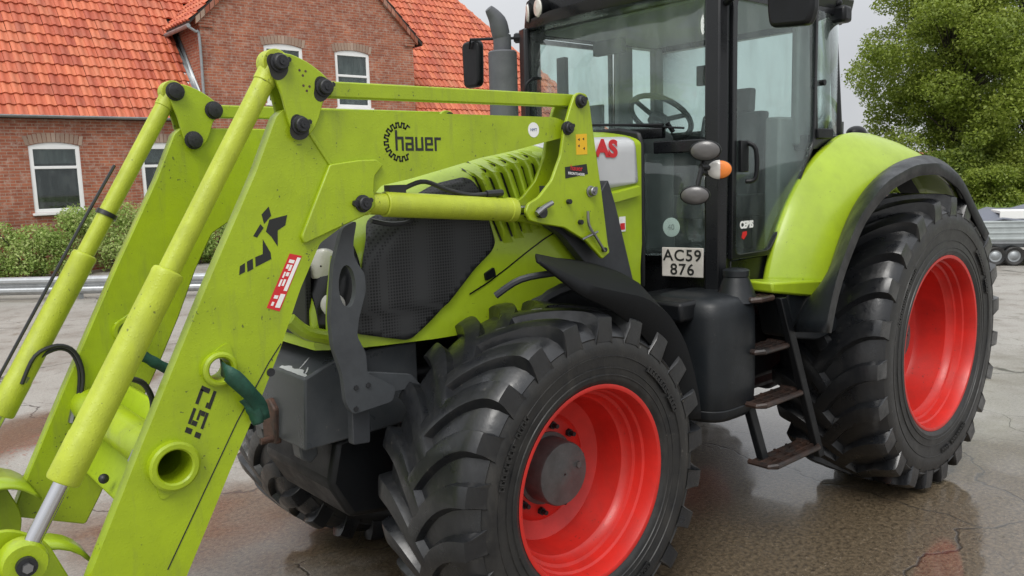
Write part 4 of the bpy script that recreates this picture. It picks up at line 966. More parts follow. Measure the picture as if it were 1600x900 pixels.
# torque tube ends and doubler plates
def ring_at(px, r0, r1, y0, y1, parent, name):
    b = MB(); b.lathe([(y0, r1), (y1-.006, r1), (y1, r1-.008), (y1, r0+.006), (y1-.006, r0), (y0-.05, r0)], (px[0], 0, px[1]), (0, 1, 0), 32); return b.build(name, 'lime_loader', parent)
ring_at(t1, .058, .086, YO-.03, YO+.035, boom, 'tube_collar'); ring_at(t2, .040, .062, YO-.03, YO+.030, boom, 'tube_collar')
d1 = [(4.653,1.215),(4.599,1.258),(4.519,1.238),(4.501,1.129),(4.576,1.080),(4.642,1.053)]; d2 = [(4.456,1.518),(4.361,1.571),(4.348,1.504),(4.350,1.411),(4.438,1.414)]
for dd, tt, rr in ((d1, t1, .070), (d2, t2, .05)):
    b = MB(); b.prism(round_poly(dd, .03), YO-.002, YO+.006, holes=[circle(tt, rr, 24)]); b.build('doubler_plate', 'lime_loader', boom, bevel=.003)
b = MB(); q = [(4.214,1.428),(4.404,1.409)]; b.tube((q[0][0], YO-.01, q[0][1]), (q[0][0], YO+.004, q[0][1]), .016, seg=12); b.build('bolt', 'bolt', boom)
# markings on the left boom ------------------------------------------------
# toothed-ring emblem and name
cx, cz = [(3.599,2.266)][0]; e = [(3.594,2.342)][0]; RG = abs(e[1]-cz)
b = MB(); PL = []
for k in range(12):
    a0 = math.radians(52)+k*math.radians(256)/12; st_ = math.radians(256)/12
    for fr_, r_ in ((0, 1.0), (.40, 1.0), (.52, .78), (.90, .78)): PL.append((cx-RG*r_*math.cos(a0+fr_*st_), cz+RG*r_*math.sin(a0+fr_*st_)))
for p, q in zip(PL, PL[1:]):
    p, q = Vector(p), Vector(q); d = (q-p).normalized()*RG*.042; n = Vector((-d.y, d.x))
    b.prism([tuple(p-d+n), tuple(q+d+n), tuple(q+d-n), tuple(p-d-n)], YO, YO+.0012)
gear = b.build('emblem', 'decal_black', boom, smooth=0)
tcx = [(3.508,2.266)][0]
# squarish stencil letters, drawn on a grid (u to the right in the picture, w up)
lx0 = [(3.623,2.266)][0]; lx1 = [(3.382,2.267)][0]; cw = (lx0[0]-lx1[0])/5.0; lh = abs([(3.558,2.230)][0][1]-[(3.554,2.286)][0][1]); zb0 = [(3.510,2.232)][0][1]
GL = {'h': [(0, .21, 0, 1.45), (.21, .82, .80, 1), (.61, .82, 0, .80)], 'a': [(0, .82, .82, 1), (.61, .82, 0, .82), (0, .61, 0, .18), (0, .21, .18, .58), (.21, .61, .40, .58)],
      'u': [(0, .21, 0, 1), (.21, .61, 0, .2), (.61, .82, 0, 1)], 'e': [(0, .21, 0, 1), (.21, .82, .82, 1), (.61, .82, .40, .82), (.21, .61, .40, .57), (.21, .82, 0, .18)], 'r': [(0, .21, 0, 1), (.21, .68, .80, 1)]}
b = MB()
for k, ch in enumerate('hauer'):
    for (a0, a1, w0, w1) in GL[ch]:
        Q = [(a0, w0), (a1, w0), (a1, w1), (a0, w1)]
        b.prism([(lx0[0]-(k+u)*cw, zb0+w*lh-.010*(k+u)*cw) for u, w in Q], YO, YO+.0012)
b.build('boom_lettering', 'decal_black', boom, smooth=0)
# angular VX sign
vx = [[(4.177,2.034),(4.170,2.001),(4.199,1.973),(4.206,2.007)], [(4.213,1.973),(4.202,1.959),(4.229,1.926),(4.243,1.932)], [(4.178,1.987),(4.108,2.000),(4.118,1.963),(4.149,1.946),(4.153,1.888),(4.175,1.925),(4.194,1.945)],
      [(4.208,1.918),(4.182,1.867),(4.181,1.844),(4.242,1.821),(4.241,1.856),(4.212,1.865)], [(4.251,1.852),(4.252,1.815),(4.274,1.806),(4.273,1.843)], [(4.281,1.839),(4.283,1.807),(4.305,1.798),(4.300,1.829)]]
decal('model_sign', vx, YO, 'decal_black', boom)
# stencilled 150
B0, B1, C0 = [Vector(q) for q in [(4.491,1.240),(4.418,1.395),(4.541,1.273)]]; eu_, ew_ = B1-B0, C0-B0
def uvq(u0, u1, w0, w1): return [tuple(B0+eu_*u+ew_*w) for u, w in ((u0, w0), (u1, w0), (u1, w1), (u0, w1))]
n150 = [uvq(*q) for q in ((0, .11, 0, .36), (.02, .13, .60, 1),
        (.20, .53, .82, 1), (.20, .30, .46, .79), (.33, .54, .46, .60), (.44, .54, .20, .44), (.20, .54, 0, .17),
        (.62, .93, .80, 1), (.90, 1, .42, .98), (.62, 1, 0, .20), (.62, .73, .22, .34))]
decal('model_sign', n150, YO, 'decal_black', boom)
def quad_decal(name, px4, m, parent, y=YO, t=.0012):
    return decal(name, [px4], y, m, parent, t)
quad_decal('warning_label', [(4.108,1.858),(4.060,1.845),(4.163,1.648),(4.212,1.668)], 'decal_red', boom)
LA, LB, LD = [Vector(q) for q in [(4.108,1.858),(4.060,1.845),(4.212,1.668)]]
def lq(u0, u1, w0, w1): return [tuple(LA+(LD-LA)*u+(LB-LA)*w) for u, w in ((u0, w0), (u1, w0), (u1, w1), (u0, w1))]
wl = MB()
for q in ((.04, .66, .70, .97), (.10, .16, .18, .60), (.19, .27, .16, .34), (.19, .30, .40, .58), (.33, .44, .18, .30), (.33, .40, .38, .60), (.47, .60, .16, .30), (.46, .58, .40, .56), (.72, .97, .60, .97), (.76, .82, .20, .50), (.88, .95, .22, .40)): wl.prism(lq(*q), YO+.001, YO+.0020)
wl.build('label_print', 'white', boom, smooth=0)
q = [(2.868,2.324)][0]; b = MB(); b.prism(circle(q, .034, 24), YO, YO+.0012); b.build('round_label', 'white', boom, smooth=0)
text('label_text', 'HMT', .020, (q[0], YO+.0016, q[1]), (-1, 0, 0), (0, 0, 1), 'decal_blue', boom)
# right boom: plain mirror without markings
b = MB(); b.prism(round_poly(boom_poly, .012, 2), -YO, -YI); boomr = b.build('loader_boom', 'lime_loader', TR, bevel=.006, smooth=25)
b = MB(); b.prism(round_poly(gs, .010), -YO-.018, -YO+.002); b.build('gusset_plate', 'lime_loader', boomr, bevel=.005)
b = MB(); b.lathe([(-.02, .06), (.02, .06), (.02, .045), (-.02, .045)], (t2[0], -YI+.01, t2[1]), (0, 1, 0), 28); b.build('tube_collar', 'lime_loader', boomr)
b = MB(); b.path([(p[0], -YI+.005, p[1]) for p in ([(4.411,1.410),(4.350,1.529),(4.234,1.690),(4.137,1.824)])], .012, 6); b.prism(d2, -YI, -YI+.012); b.build('doubler_plate', 'lime_loader', boomr, bevel=.003)
# cross members
b = MB(); b.tube((t1[0], -.52, t1[1]), (t1[0], .48, t1[1]), .075, seg=28, cap=False); b.build('torque_tube', 'lime_loader', TR)
cp0, cp1 = [(4.438,1.242)][0], [(4.649,0.893)][0]
dx, dz = cp0[0]-cp1[0], cp0[1]-cp1[1]; nrm_ = Vector((dz, -dx)).normalized()*.05
b = MB(); b.prism(round_poly([(cp0[0], cp0[1]), (cp1[0], cp1[1]), (cp1[0]-abs(nrm_.x), cp1[1]-abs(nrm_.y)), (cp0[0]-abs(nrm_.x), cp0[1]-abs(nrm_.y))], .015), -.505, .505)
xm_ = b.build('cross_plate', 'lime', TR, bevel=.008)
q = [(4.703,1.035)][0]
b = MB(); p_ = Vector([(4.665,-0.050,0.976)][0]); b.ell(tuple(p_), .02, .02, .02); b.build('plate_hook', 'bolt', xm_)
# bellcranks
bc = [(4.139,2.535),(4.097,2.578),(4.053,2.574),(3.994,2.551),(3.940,2.516),(3.897,2.476),(3.902,2.438),(3.941,2.418),(3.964,2.350),(3.991,2.303),(4.034,2.277),(4.070,2.297),(4.087,2.336),(4.105,2.426),(4.128,2.487)]
for s in (1, -1):
    b = MB(); b.prism(round_poly(bc, .02), s*(YO+.003), s*(YO+.020)); b.prism(round_poly(bc, .02), s*(YI-.020), s*(YI-.003))
    k = b.build('bellcrank', 'lime_loader', TR, bevel=.004, smooth=25)
    for q in [(4.109,2.542),(3.938,2.463),(4.043,2.324)]:
        pin(q, s*(YO+.020), k); pin(q, s*(YI-.020), k, l=.02) if s < 0 else None
        b = MB(); b.tube((q[0], s*(YI-.03), q[1]), (q[0], s*(YO+.02), q[1]), .030); b.build('pin_shaft', 'bolt', k)
        if s < 0:
            b = MB(); b.lathe([(0, .042), (.006, .042), (.008, .034), (.03, .034), (.034, .02), (.034, .002)], (q[0], -(YI-.020), q[1]), (0, 1, 0), 18); b.build('pin', 'bolt', k, smooth=30)
    if s > 0:
        rg_ = random.Random(11)
        for q in [(4.117,2.526),(3.944,2.458),(4.049,2.313)]:
            b = MB(); b.prism([(q[0]+math.cos(a)*r, q[1]+math.sin(a)*r) for a, r in [(2*PI*i/28, .041*(1+.13*math.sin(4*PI*i/28+q[0]*9)+.10*math.sin(6*PI*i/28+q[1]*7))) for i in range(28)]], YO+.020, YO+.0206); b.build('grease_smear', 'grease', k, smooth=0)
    if s > 0:
        b = MB()
        for q in [(4.020,2.514),(4.008,2.460)]:
            for a, d_ in ((.012, .006), (-.012, .004), (0, -.012)): b.prism(circle((q[0]+a, q[1]+d_), .005, 6), YO+.020, YO+.0208)
        b.build('paint_chip', 'rust', k, smooth=0)
# parallel bar from bellcrank to tower
pa, pb = [(3.930,2.461),(2.571,2.466)]
for s in (1, -1):
    d = Vector((pb[0]-pa[0], 0, pb[1]-pa[1])).normalized(); n = Vector((-d.z, 0, d.x))
    a = Vector((pa[0], 0, pa[1]))+d*.03; c = Vector((pb[0], 0, pb[1]))-d*.02
    P = [(p.x, p.z) for p in (a+n*.030, c+n*.030, c-n*.030, a-n*.030)]
    b = MB(); b.prism(P, s*(YI+.005), s*(YO-.005)); b.build('levelling_bar', 'lime_loader', TR, bevel=.006)
# towers
tw = [(2.599,2.502),(2.551,2.495),(2.530,2.457),(2.510,2.336),(2.453,2.025),(2.411,1.761),(2.398,1.721),(2.455,1.691),(2.568,1.789),(2.716,1.865),(2.865,1.892),(2.937,1.911),(2.963,1.953),(2.942,1.990),(2.877,2.017),(2.793,2.091),(2.731,2.205),(2.702,2.333),(2.657,2.437),(2.629,2.489)]
twi = [(2.444,2.523),(2.394,2.515),(2.371,2.475),(2.351,2.347),(2.290,2.020),(2.247,1.742),(2.232,1.700),(2.293,1.668),(2.412,1.771),(2.567,1.851),(2.725,1.880),(2.801,1.900),(2.828,1.944),(2.806,1.983),(2.738,2.011),(2.649,2.089),(2.584,2.210),(2.553,2.344),(2.505,2.455),(2.477,2.509)]
for s in (1, -1):
    b = MB(); b.prism(round_poly(tw, .012), s*.582, s*.602); b.prism(round_poly(tw, .012), s*.468, s*.488)
    k = b.build('loader_tower', 'lime_loader', TR, bevel=.005, smooth=25)
    b = MB(); b.prism([(2.769,2.066),(2.633,2.031),(2.505,1.775),(2.617,1.815),(2.765,1.916)], s*.488, s*.582); b.build('tower_web', 'dark_grey', k)
    for q in [(2.597,2.459),(2.687,2.332)]: pin(q, s*.602, k, .026, .022)
    q = [(2.537,2.031)][0]; pin(q, s*.602, k, .022, .028, m='steel')
    q = [(2.877,1.946)][0]; b = MB(); b.tube((q[0], s*.602, q[1]), (q[0], s*.63, q[1]), .026, seg=14); b.build('pin', 'bolt', k)
    b = MB(); b.path([(p[0], s*.622, p[1]) for p in [(2.914,1.942),(2.865,1.969),(2.815,1.988)]], .013, 8); b.build('lock_pin', 'steel', k, smooth=30); b = MB(); b.path([(p[0], s*.622, p[1]) for p in [(2.576,1.937),(2.569,1.868),(2.516,1.802),(2.462,1.734)]], .007, 8); b.path([(p[0], s*.62, p[1]) for p in [(2.615,1.803),(2.506,1.833)]], .006, 6)
    b.build('lock_lever', 'steel', k, smooth=30)
    for p in [(2.692,1.988),(2.616,1.886),(2.451,1.739)]:
        b = MB(); b.tube((p[0], s*.60, p[1]), (p[0], s*.622, p[1]), .012, seg=8); b.build('bolt', 'bolt', k)
    if s > 0:
        decal('caution_label', [[(2.630,2.304),(2.555,2.308),(2.553,2.210),(2.628,2.208)]], .602, 'decal_yellow', k)
        for p in [(2.609,2.280),(2.578,2.283),(2.610,2.250),(2.575,2.238)]:
            b = MB(); b.prism(circle(p, .008, 3), .603, .604); b.build('caution_print', 'decal_black', k, smooth=0)
        decal('maker_label', [[(2.707,2.151),(2.559,2.164),(2.551,2.115),(2.705,2.097)]], .602, 'decal_black', k)
        p = [(2.630,2.144),(2.631,2.117)]
        text('maker_text', 'hauer', .036, (p[0][0], .6038, p[0][1]), (-1, 0, -.09), (-.09, 0, 1), 'decal_red', k)
        text('maker_text', 'FRONTLADER', .018, (p[1][0], .6038, p[1][1]), (-1, 0, -.09), (-.09, 0, 1), 'white', k)
    b = MB(); q = [(2.662,2.334)][0]; q2 = [(2.571,2.463)][0]; q3 = [(2.853,1.944)][0]
    for w_ in (q, q2, q3): b.tube((w_[0], s*.46, w_[1]), (w_[0], s*.60, w_[1]), .028)
    b.build('pin_shaft', 'bolt', k)
# lift cylinders
ca, cb, cc, cd_ = [Vector(p) for p in [(3.772,0.535,2.029),(3.672,0.535,2.020),(2.987,0.535,1.962),(2.819,0.535,1.951)]]
for s in (1, -1):
    f = lambda p: (p[0], s*p[1], p[2])
    b = MB(); b.tube(f(cb), f(cc), .052, seg=28); b.tube(f(cb.lerp(cc, .955)), f(cc.lerp(cb, -.012)), .056, seg=28); b.tube(f(ca), f(cb), .045, seg=20); b.tube((ca.x, s*.51, ca.z), (ca.x, s*.56, ca.z), .05, seg=20)
    lc = b.build('lift_cylinder', 'lime_cylinder', TR, bevel=.004, smooth=30)
    b = MB(); b.tube(f(cc), f(cd_), .026, seg=18); b.tube((cd_.x, s*.50, cd_.z), (cd_.x, s*.57, cd_.z), .04, seg=20); b.build('cylinder_rod', 'chrome', lc)
    b = MB(); b.path([f(p) for p in [(3.589,0.530,2.066),(3.540,0.530,2.090),(3.459,0.530,2.104),(3.344,0.530,2.065),(3.223,0.530,2.039),(3.124,0.530,2.041)]], .010, 8); b.tube(*[f(p) for p in [(3.132,0.530,2.041),(3.041,0.530,2.043)]], .016, seg=8); b.box(cb.x-.10, cb.x-.02, s*.51, s*.55, cb.z+.04, cb.z+.075); b.build('hydraulic_hose', 'hose', lc)
    b = MB(); b.path([f(p) for p in [(3.720,0.510,1.955),(3.630,0.510,1.936),(3.535,0.510,1.941),(3.501,0.510,1.982)]], .010, 8); b.build('hydraulic_hose', 'hose', lc)
# tilt cylinders
ya = .535
ta, te = Vector(([(4.109,2.542)][0][0], ya, [(4.109,2.542)][0][1])), Vector([(5.052,0.535,0.974)][0])
for s in (1, -1):
    f = lambda p: (p[0], s*p[1], p[2])
    L1 = (te-ta).length; u_ = (te-ta)/L1
    def on(px): # distance along the axis for a pixel-measured point
        return (Vector(px)-ta).dot(u_)
    d1 = on([(4.536,0.535,1.823)][0]); d2 = on([(4.923,0.535,1.195)][0])
    b = MB(); b.tube(f(ta+u_*.02), f(ta+u_*d1), .0365, seg=28); b.tube(f(ta-u_*.0), f(ta+u_*.08), .040, seg=24); b.tube((ta.x, s*.505, ta.z), (ta.x, s*.565, ta.z), .052, seg=24)
    b.lathe([(d1-.012, .040), (d1-.008, .050), (d1+.004, .053), (d1+.02, .0515), (d2-.16, .0515), (d2-.155, .0535), (d2-.01, .0535), (d2, .050), (d2, .02)], f(ta), f(u_), 32)
    tcy = b.build('tilt_cylinder', 'lime_cylinder', TR, bevel=.003, smooth=30)
    b = MB(); b.tube(f(ta+u_*(d2-.02)), f(te-u_*.05), .0255, seg=20); b.build('cylinder_rod', 'chrome', tcy)
    b = MB(); b.lathe([(-.045, .026), (-.045, .062), (-.03, .068), (.03, .068), (.045, .062), (.045, .026)], f(te), (0, 1, 0), 24); b.build('rod_eye', 'lime_loader', tcy)
    b = MB(); b.tube((te.x, s*.47, te.z), (te.x, s*.60, te.z), .03, seg=18); b.build('pin', 'bolt', tcy); b = MB(); b.tube((te.x, s*.60, te.z), (te.x, s*.612, te.z), .016, seg=6); b.build('bolt', 'steel', tcy)
    # steel line along the cylinder
    side = Vector((u_.z, 0, -u_.x)); side = side if side.x > 0 else -side
    if s > 0: continue
    b = MB(); b.path([f(ta+u_*.42+side*.065), f(ta+u_*.75+side*.07), f(ta+u_*1.5+side*.072)], .007, 6)
    for dd in (.62,): b.tube(f(ta+u_*dd), f(ta+u_*(dd+.02)), .045, seg=20)
    b.build('hydraulic_line', 'hose', tcy)
b = MB()
b.path([(4.813,-0.500,1.344),(4.764,-0.500,1.412),(4.688,-0.500,1.441),(4.636,-0.500,1.413),(4.614,-0.500,1.329),(4.629,-0.500,1.218),(4.647,-0.500,1.164)], .0085, 8); b.build('hydraulic_hose', 'hose', TR); b = MB(); b.path([(4.838,-0.480,1.319),(4.778,-0.480,1.429),(4.691,-0.480,1.459),(4.628,-0.480,1.420),(4.605,-0.480,1.317),(4.629,-0.480,1.193)], .0085, 8); b.build('hydraulic_hose', 'hose', TR)
b = MB(); b.path([(4.650,0.400,1.457),(4.610,0.400,1.431),(4.587,0.400,1.368),(4.597,0.400,1.300),(4.634,0.400,1.226),(4.655,0.400,1.180)], .0105, 8); b.build('hydraulic_hose', 'hose', TR)
for q in ([(4.813,-0.500,1.344),(4.874,-0.500,1.254)], [(4.646,-0.500,1.175),(4.665,-0.500,1.110)], [(4.654,0.400,1.198),(4.674,0.400,1.161)]):
    b = MB(); b.tube(*q, .016, seg=8); b.build('hose_fitting', 'steel', TR)
# tool carrier at the lower end of the booms
for s in (1, -1):
    f = lambda p: (p[0], s*p[1], p[2])
    cpl = [(te.x+.02, te.z+.09), (te.x-.08, te.z+.02), (te.x-.16, te.z-.20), (te.x-.10, te.z-.45), (te.x+.15, te.z-.55), (te.x+.28, te.z-.45), (te.x+.24, te.z-.1), (te.x+.12, te.z+.08)]
    b = MB(); b.prism(round_poly(cpl, .05), s*.445, s*.465); k = b.build('tool_carrier', 'lime_loader', TR, bevel=.004)
    rg = [Vector((te.x-.06+.17*math.cos(a), 0, te.z-.19+.17*math.sin(a))) for a in np.linspace(-.3, 2.6, 14)]
    b = MB(); b.grid([[(p.x, s*y, p.z) for p in rg] for y in ((.30, .44) if s > 0 else (.30, .60))]); b.build('carrier_cover', 'lime', k, solid=.012)
b = MB(); b.box(te.x+.05, te.x+.2, -.62, .62, te.z-.45, te.z-.35); b.build('carrier_beam', 'lime_loader', TR, bevel=.01)

# hang every part under the tractor
for o in list(TR.children): o.parent = T; o.location = (o.location[0]+TL.x, o.location[1], o.location[2])
bpy.data.objects.remove(TR)

# ---------------------------------------------------------------- strap knotted through the loader's upper tube
sp = [(4.379,0.520,1.469)]+[(4.410,0.640,1.480),(4.381,0.640,1.452),(4.334,0.640,1.392)]+[(4.281,0.600,1.327),(4.269,0.600,1.269)]
def ribbon(name, pts, w, m, wd=(0, .15, 1)):
    P = smoothp(resamp(pts, 18), 1); b = MB(); rw = []
    for i, p in enumerate(P):
        d = (P[min(i+1, len(P)-1)]-P[max(i-1, 0)]).normalized(); tw_ = math.sin(i*.45)*.5
        a = Vector(wd).cross(d).cross(d).normalized()*math.cos(tw_)+Vector((0, 1, 0))*math.sin(tw_)*.5
        rw.append([p+a*w/2, p+Vector((0, .008, 0)), p-a*w/2])
    b.grid(rw); return b.build(name, m, None, solid=.006, smooth=60)
sr = ribbon('tie_down_strap', sp, .058, 'strap')
tag(sr, 'dark green lashing strap threaded through the left loader boom', 'strap', 'lashing straps on the loader')
b2 = MB(); sb = [(4.304,0.600,1.348)]+[(4.274,0.570,1.276),(4.291,0.570,1.251)]
r2 = ribbon('strap_tail', [(4.331,0.600,1.361),(4.300,0.600,1.300),(4.289,0.600,1.257)], .045, 'strap'); r2.parent = sr
s2 = ribbon('tie_down_strap', [(4.365,-0.450,1.366),(4.305,-0.450,1.317),(4.237,-0.450,1.269)], .05, 'strap')
tag(s2, 'short green strap hanging beside the far loader boom', 'strap', 'lashing straps on the loader')
# ================================================================= FARMHOUSE
HF = Vector((.5707, -19.6504, 0)); HA = math.radians(179.657)
HS = tag(empty('farmhouse', HF, HA), 'red brick farmhouse with orange tiled roof, cross gable and white windows behind the hedge', 'farmhouse')
# local frame: x along the front (to the right as seen from the yard), y = away from the yard, z up   (rotated by ~180 deg: local -y faces the yard after the flip)
# local (u, v, z): v>0 towards the viewer.  world = HF + dir*u + n*v ; with rotation HA, local y points to -n, so y = -v
def HV(u, v, z): return (u, -v, z)
EZ, PITCH, UE, U0, RD = 3.98, 1.32, 19.6, -9.0, -5.0
GU0, GU1, GEZ = 3.95, 10.95, 6.75; GC = (GU0+GU1)/2; GP = .95; GAZ = GEZ+(GC-GU0)*GP
wins = [  # (u0, u1, z0, z1, two_panes)
    (-.50, .65, 1.53, 3.27), (2.10, 3.25, 1.53, 3.27), (-4.0, -2.85, 1.53, 3.27), (5.3, 6.45, 1.53, 3.27), (8.0, 9.15, 1.53, 3.27), (12.6, 13.75, 1.53, 3.27), (16, 17.15, 1.53, 3.27),
    (5.76, 6.98, 4.40, 6.14), (8.05, 9.27, 4.36, 6.12)]
def arch(u0, u1, z0, z1, n=6):
    h = .09
    return [(u0, z0), (u1, z0), (u1, z1-h)]+[(u0+(u1-u0)*(1-t), z1-h+h*(1-(2*t-1)**2)) for t in [k/n for k in range(1, n)]]+[(u0, z1-h)]
def wallobj(name, outer, holes, thick, parent, m='brick', front=0.0):
    b = MB(); b.prism([(p[0], p[1]) for p in outer], -front, -front+thick, holes=[list(reversed(h)) for h in holes])
    o = b.build(name, m, parent, smooth=0)
    uv = o.data.uv_layers.new(name='UVMap')
    for p in o.data.polygons:
        n = p.normal
        for li in p.loop_indices:
            c = o.data.vertices[o.data.loops[li].vertex_index].co
            uv.data[li].uv = (c.x, c.z) if abs(n.y) > .5 else (c.y, c.z) if abs(n.x) > .5 else (c.x, c.y)
    return o
lo = [w for w in wins if w[3] < 4]; hi = [w for w in wins if w[3] > 4]
wallobj('wall', [(U0, -.05), (UE, -.05), (UE, EZ), (U0, EZ)], [arch(*w) for w in lo], .35, HS)
wallobj('gable_wall', [(GU0, EZ+.002), (GU1, EZ+.002), (GU1, GEZ), (GC, GAZ-.05), (GU0, GEZ)], [arch(*w) for w in hi], .35, HS, front=.003)
# end walls and cheek walls
def sidewall(name, u, poly, thick=.3):
    b = MB(); b.prism([(-p[0], p[1]) for p in poly], u, u+thick, 'X'); o = b.build(name, 'brick', HS, smooth=0)
    uv = o.data.uv_layers.new(name='UVMap')
    for p in o.data.polygons:
        for li in p.loop_indices:
            c = o.data.vertices[o.data.loops[li].vertex_index].co; uv.data[li].uv = (c.y, c.z)
    return o
zr = EZ-PITCH*RD
for u in (U0+.02, UE-.32): sidewall('end_wall', u, [(-.36, -.05), (2*RD, -.05), (2*RD, EZ-.05), (-.36, EZ-.05)])
for u in (GU0, GU1-.25): sidewall('cheek_wall', u, [(-.36, EZ+.45), (-2.06, GEZ-.02), (-.36, GEZ-.02)], .25)
# brick arches above the windows and saw-tooth course under the eaves
for (u0, u1, z0, z1) in wins:
    b = MB(); n = 13
    for k in range(n):
        t = (k+.5)/n; uu = u0-.06+(u1-u0+.12)*t; zz = z1-.09+.09*(1-(2*t-1)**2); lean = (t-.5)*.10; w_ = (u1-u0+.12)/n*.45
        b.prism([(uu-w_, zz), (uu+w_, zz), (uu+w_+lean, zz+.23), (uu-w_+lean, zz+.23)], -.014, .02)
    o = b.build('window_arch', 'brick', HS, smooth=0); uv = o.data.uv_layers.new(name='UVMap')
    for p in o.data.polygons:
        for li in p.loop_indices: uv.data[li].uv = (round((p.center.x-u0)/(u1-u0)*13)*.24+.12, .038)
b = MB(); b.box(U0, GU0-.01, -.025, .012, EZ-.21, EZ-.03); b.box(GU1+.01, UE, -.025, .012, EZ-.21, EZ-.03)
o = b.build('eaves_course', 'brick', HS, smooth=0); uv = o.data.uv_layers.new(name='UVMap')
for p in o.data.polygons:
    for li in p.loop_indices:
        c = o.data.vertices[o.data.loops[li].vertex_index].co; uv.data[li].uv = (c.x, c.z)
# kneelers at the foot of the gable
for s, ue in ((1, GU0), (-1, GU1)):
    b = MB()
    for k in range(4): b.box(min(ue-s*(.04+.05*k), ue+s*.35), max(ue-s*(.04+.05*k), ue+s*.35), -.05-.004*k, .02, GEZ-.34+k*.085, GEZ-.26+k*.085-.004)
    o = b.build('kneeler', 'brick', HS, smooth=0); uv = o.data.uv_layers.new(name='UVMap')
    for p in o.data.polygons:
        for li in p.loop_indices:
            c = o.data.vertices[o.data.loops[li].vertex_index].co; uv.data[li].uv = (c.x, c.z)
# windows
for i, (u0, u1, z0, z1) in enumerate(wins):
    rec = -.05
    b = MB(); fw2 = .10; out = arch(u0, u1, z0, z1)
    zm = z1-.62 if i < 7 else z1-.78
    h1 = [(u0+fw2, z0+fw2), (u1-fw2, z0+fw2), (u1-fw2, zm-.035), (u0+fw2, zm-.035)]; h2 = [(u0+fw2, zm+.035), (u1-fw2, zm+.035), (u1-fw2, z1-.17), (u0+fw2, z1-.17)]
    b.prism(out, .02, .10, holes=[list(reversed(h1)), list(reversed(h2))])
    wn = b.build('window', 'white_frame', HS, bevel=.008, smooth=0)
    b = MB(); b.box(u0+fw2-.01, u1-fw2+.01, .055, .062, z0+fw2-.01, z1-.16); b.build('pane', 'house_glass', wn, smooth=0)
    b = MB(); b.box(u0-.05, u1+.05, -.07, .02, z0-.06, z0+.0); b.build('sill', 'white_frame', wn, bevel=.008)
    b = MB(); b.box(u0-.2, u1+.2, .9, .95, z0-.3, z1+.3); b.box(u0-.2, u1+.2, .36, .9, z0-.32, z0-.3); b.build('room', 'room', wn, smooth=0)
    if i >= 7:
        b = MB(); b.grid([[(u0+.02+(u1-u0-.04)*t, .20+.02*math.sin(t*40), z) for t in np.linspace(0, 1, 40)] for z in (z0, z1)]); b.build('curtain', 'curtain', wn)
    elif i in (0, 1):
        b = MB(); b.grid([[(u0+.02+(u1-u0-.04)*t, .20+.02*math.sin(t*30), z) for t in np.linspace(0, 1, 30)] for z in (zm+.1, z1)]); b.build('curtain', 'curtain', wn)
# tiled roofs: real pantile relief
def tiled(name, p0, eu, ev, nu, nv, tw=.222, tl=.35, keep=None, parent=HS):
    """p0: lower-left corner; eu: unit along the eaves; ev: unit up the slope"""
    p0, eu, ev = Vector(p0), Vector(eu), Vector(ev); nn = eu.cross(ev).normalized(); nn = nn if nn.z > 0 else -nn
    prof = [(0, .0), (.10, .028), (.28, .045), (.46, .030), (.60, .006), (.80, -.012), (.99, -.004)]
    vs, fs, uvs = [], [], []
    for j in range(nv):
        for i in range(nu):
            c = p0+eu*((i+.5)*tw)+ev*((j+.5)*tl)
            if keep and not keep(c): continue
            o = len(vs); jx = random.uniform(-.006, .006); jz = random.uniform(-.004, .004)
            for t, hh in prof:
                for (s, lift) in ((0.0, -.030), (0.0, .034), (1.06, -.006)):
                    sag = .018*math.sin(t*PI*1.3) if s == 0 else 0
                    vs.append(p0+eu*((i+t)*tw+jx)+ev*((j+s)*tl-sag*.6)+nn*(hh+lift+jz+.02)); uvs.append((i+.02+t*.9, j+.5*s))
            for k in range(len(prof)-1):
                a = o+k*3; fs += [(a, a+3, a+4, a+1), (a+1, a+4, a+5, a+2)]
    me = bpy.data.meshes.new(name); me.from_pydata([tuple(v) for v in vs], [], fs); me.materials.append(MATS['tile'])
    uv = me.uv_layers.new(name='UVMap'); lv = np.zeros(len(me.loops), dtype=np.int32); me.loops.foreach_get('vertex_index', lv)
    arr = np.array(uvs)[lv]; uv.data.foreach_set('uv', arr.ravel())
    o = bpy.data.objects.new(name, me); COL.objects.link(o); o.parent = parent
    for p in me.polygons: p.use_smooth = True
    me.set_sharp_from_angle(angle=math.radians(45))
    return o
su = math.hypot(1, PITCH); evm = (0, 1/su, PITCH/su)         # local y = -v (away from the yard)
nvm = int((-RD+.35)*su/.35)
def keep_main(c):
    u, v, z = c.x, -c.y, c.z
    if u > UE+.35-1.12*max(0, -v) or u < U0-.35+1.12*max(0, -v): return False
    if GU0-.05 < u < GU1+.05:
        zg = GEZ+GP*min(u-GU0, GU1-u)
        if z < zg+.1: return False
    return True
roof_o = tiled('roof', (U0-.3, -.16, EZ-.16*PITCH+.10), (1, 0, 0), evm, int((UE-U0+.6)/.222), nvm, keep=keep_main)
b = MB()
pz = lambda v: EZ+.045-PITCH*v
hb = 1.12*(-RD)
b.add([HV(U0-.3, .15, pz(.15)), HV(GU0-.02, .15, pz(.15)), HV(GU0-.02, RD, pz(RD)), HV(U0-.3+hb, RD, pz(RD)), HV(GU1+.02, .15, pz(.15)), HV(UE+.3, .15, pz(.15)), HV(UE+.3-hb, RD, pz(RD)), HV(GU1+.02, RD, pz(RD)), HV(U0-.3, 2*RD-.3, pz(.3)), HV(UE+.3, 2*RD-.3, pz(.3)), HV(GU0-.02, -1.7, pz(-1.7)), HV(GU1+.02, -1.7, pz(-1.7))],
      [(0, 1, 2, 3), (4, 5, 6, 7), (3, 6, 9, 8), (10, 11, 7, 2), (5, 9, 6), (0, 3, 8)])
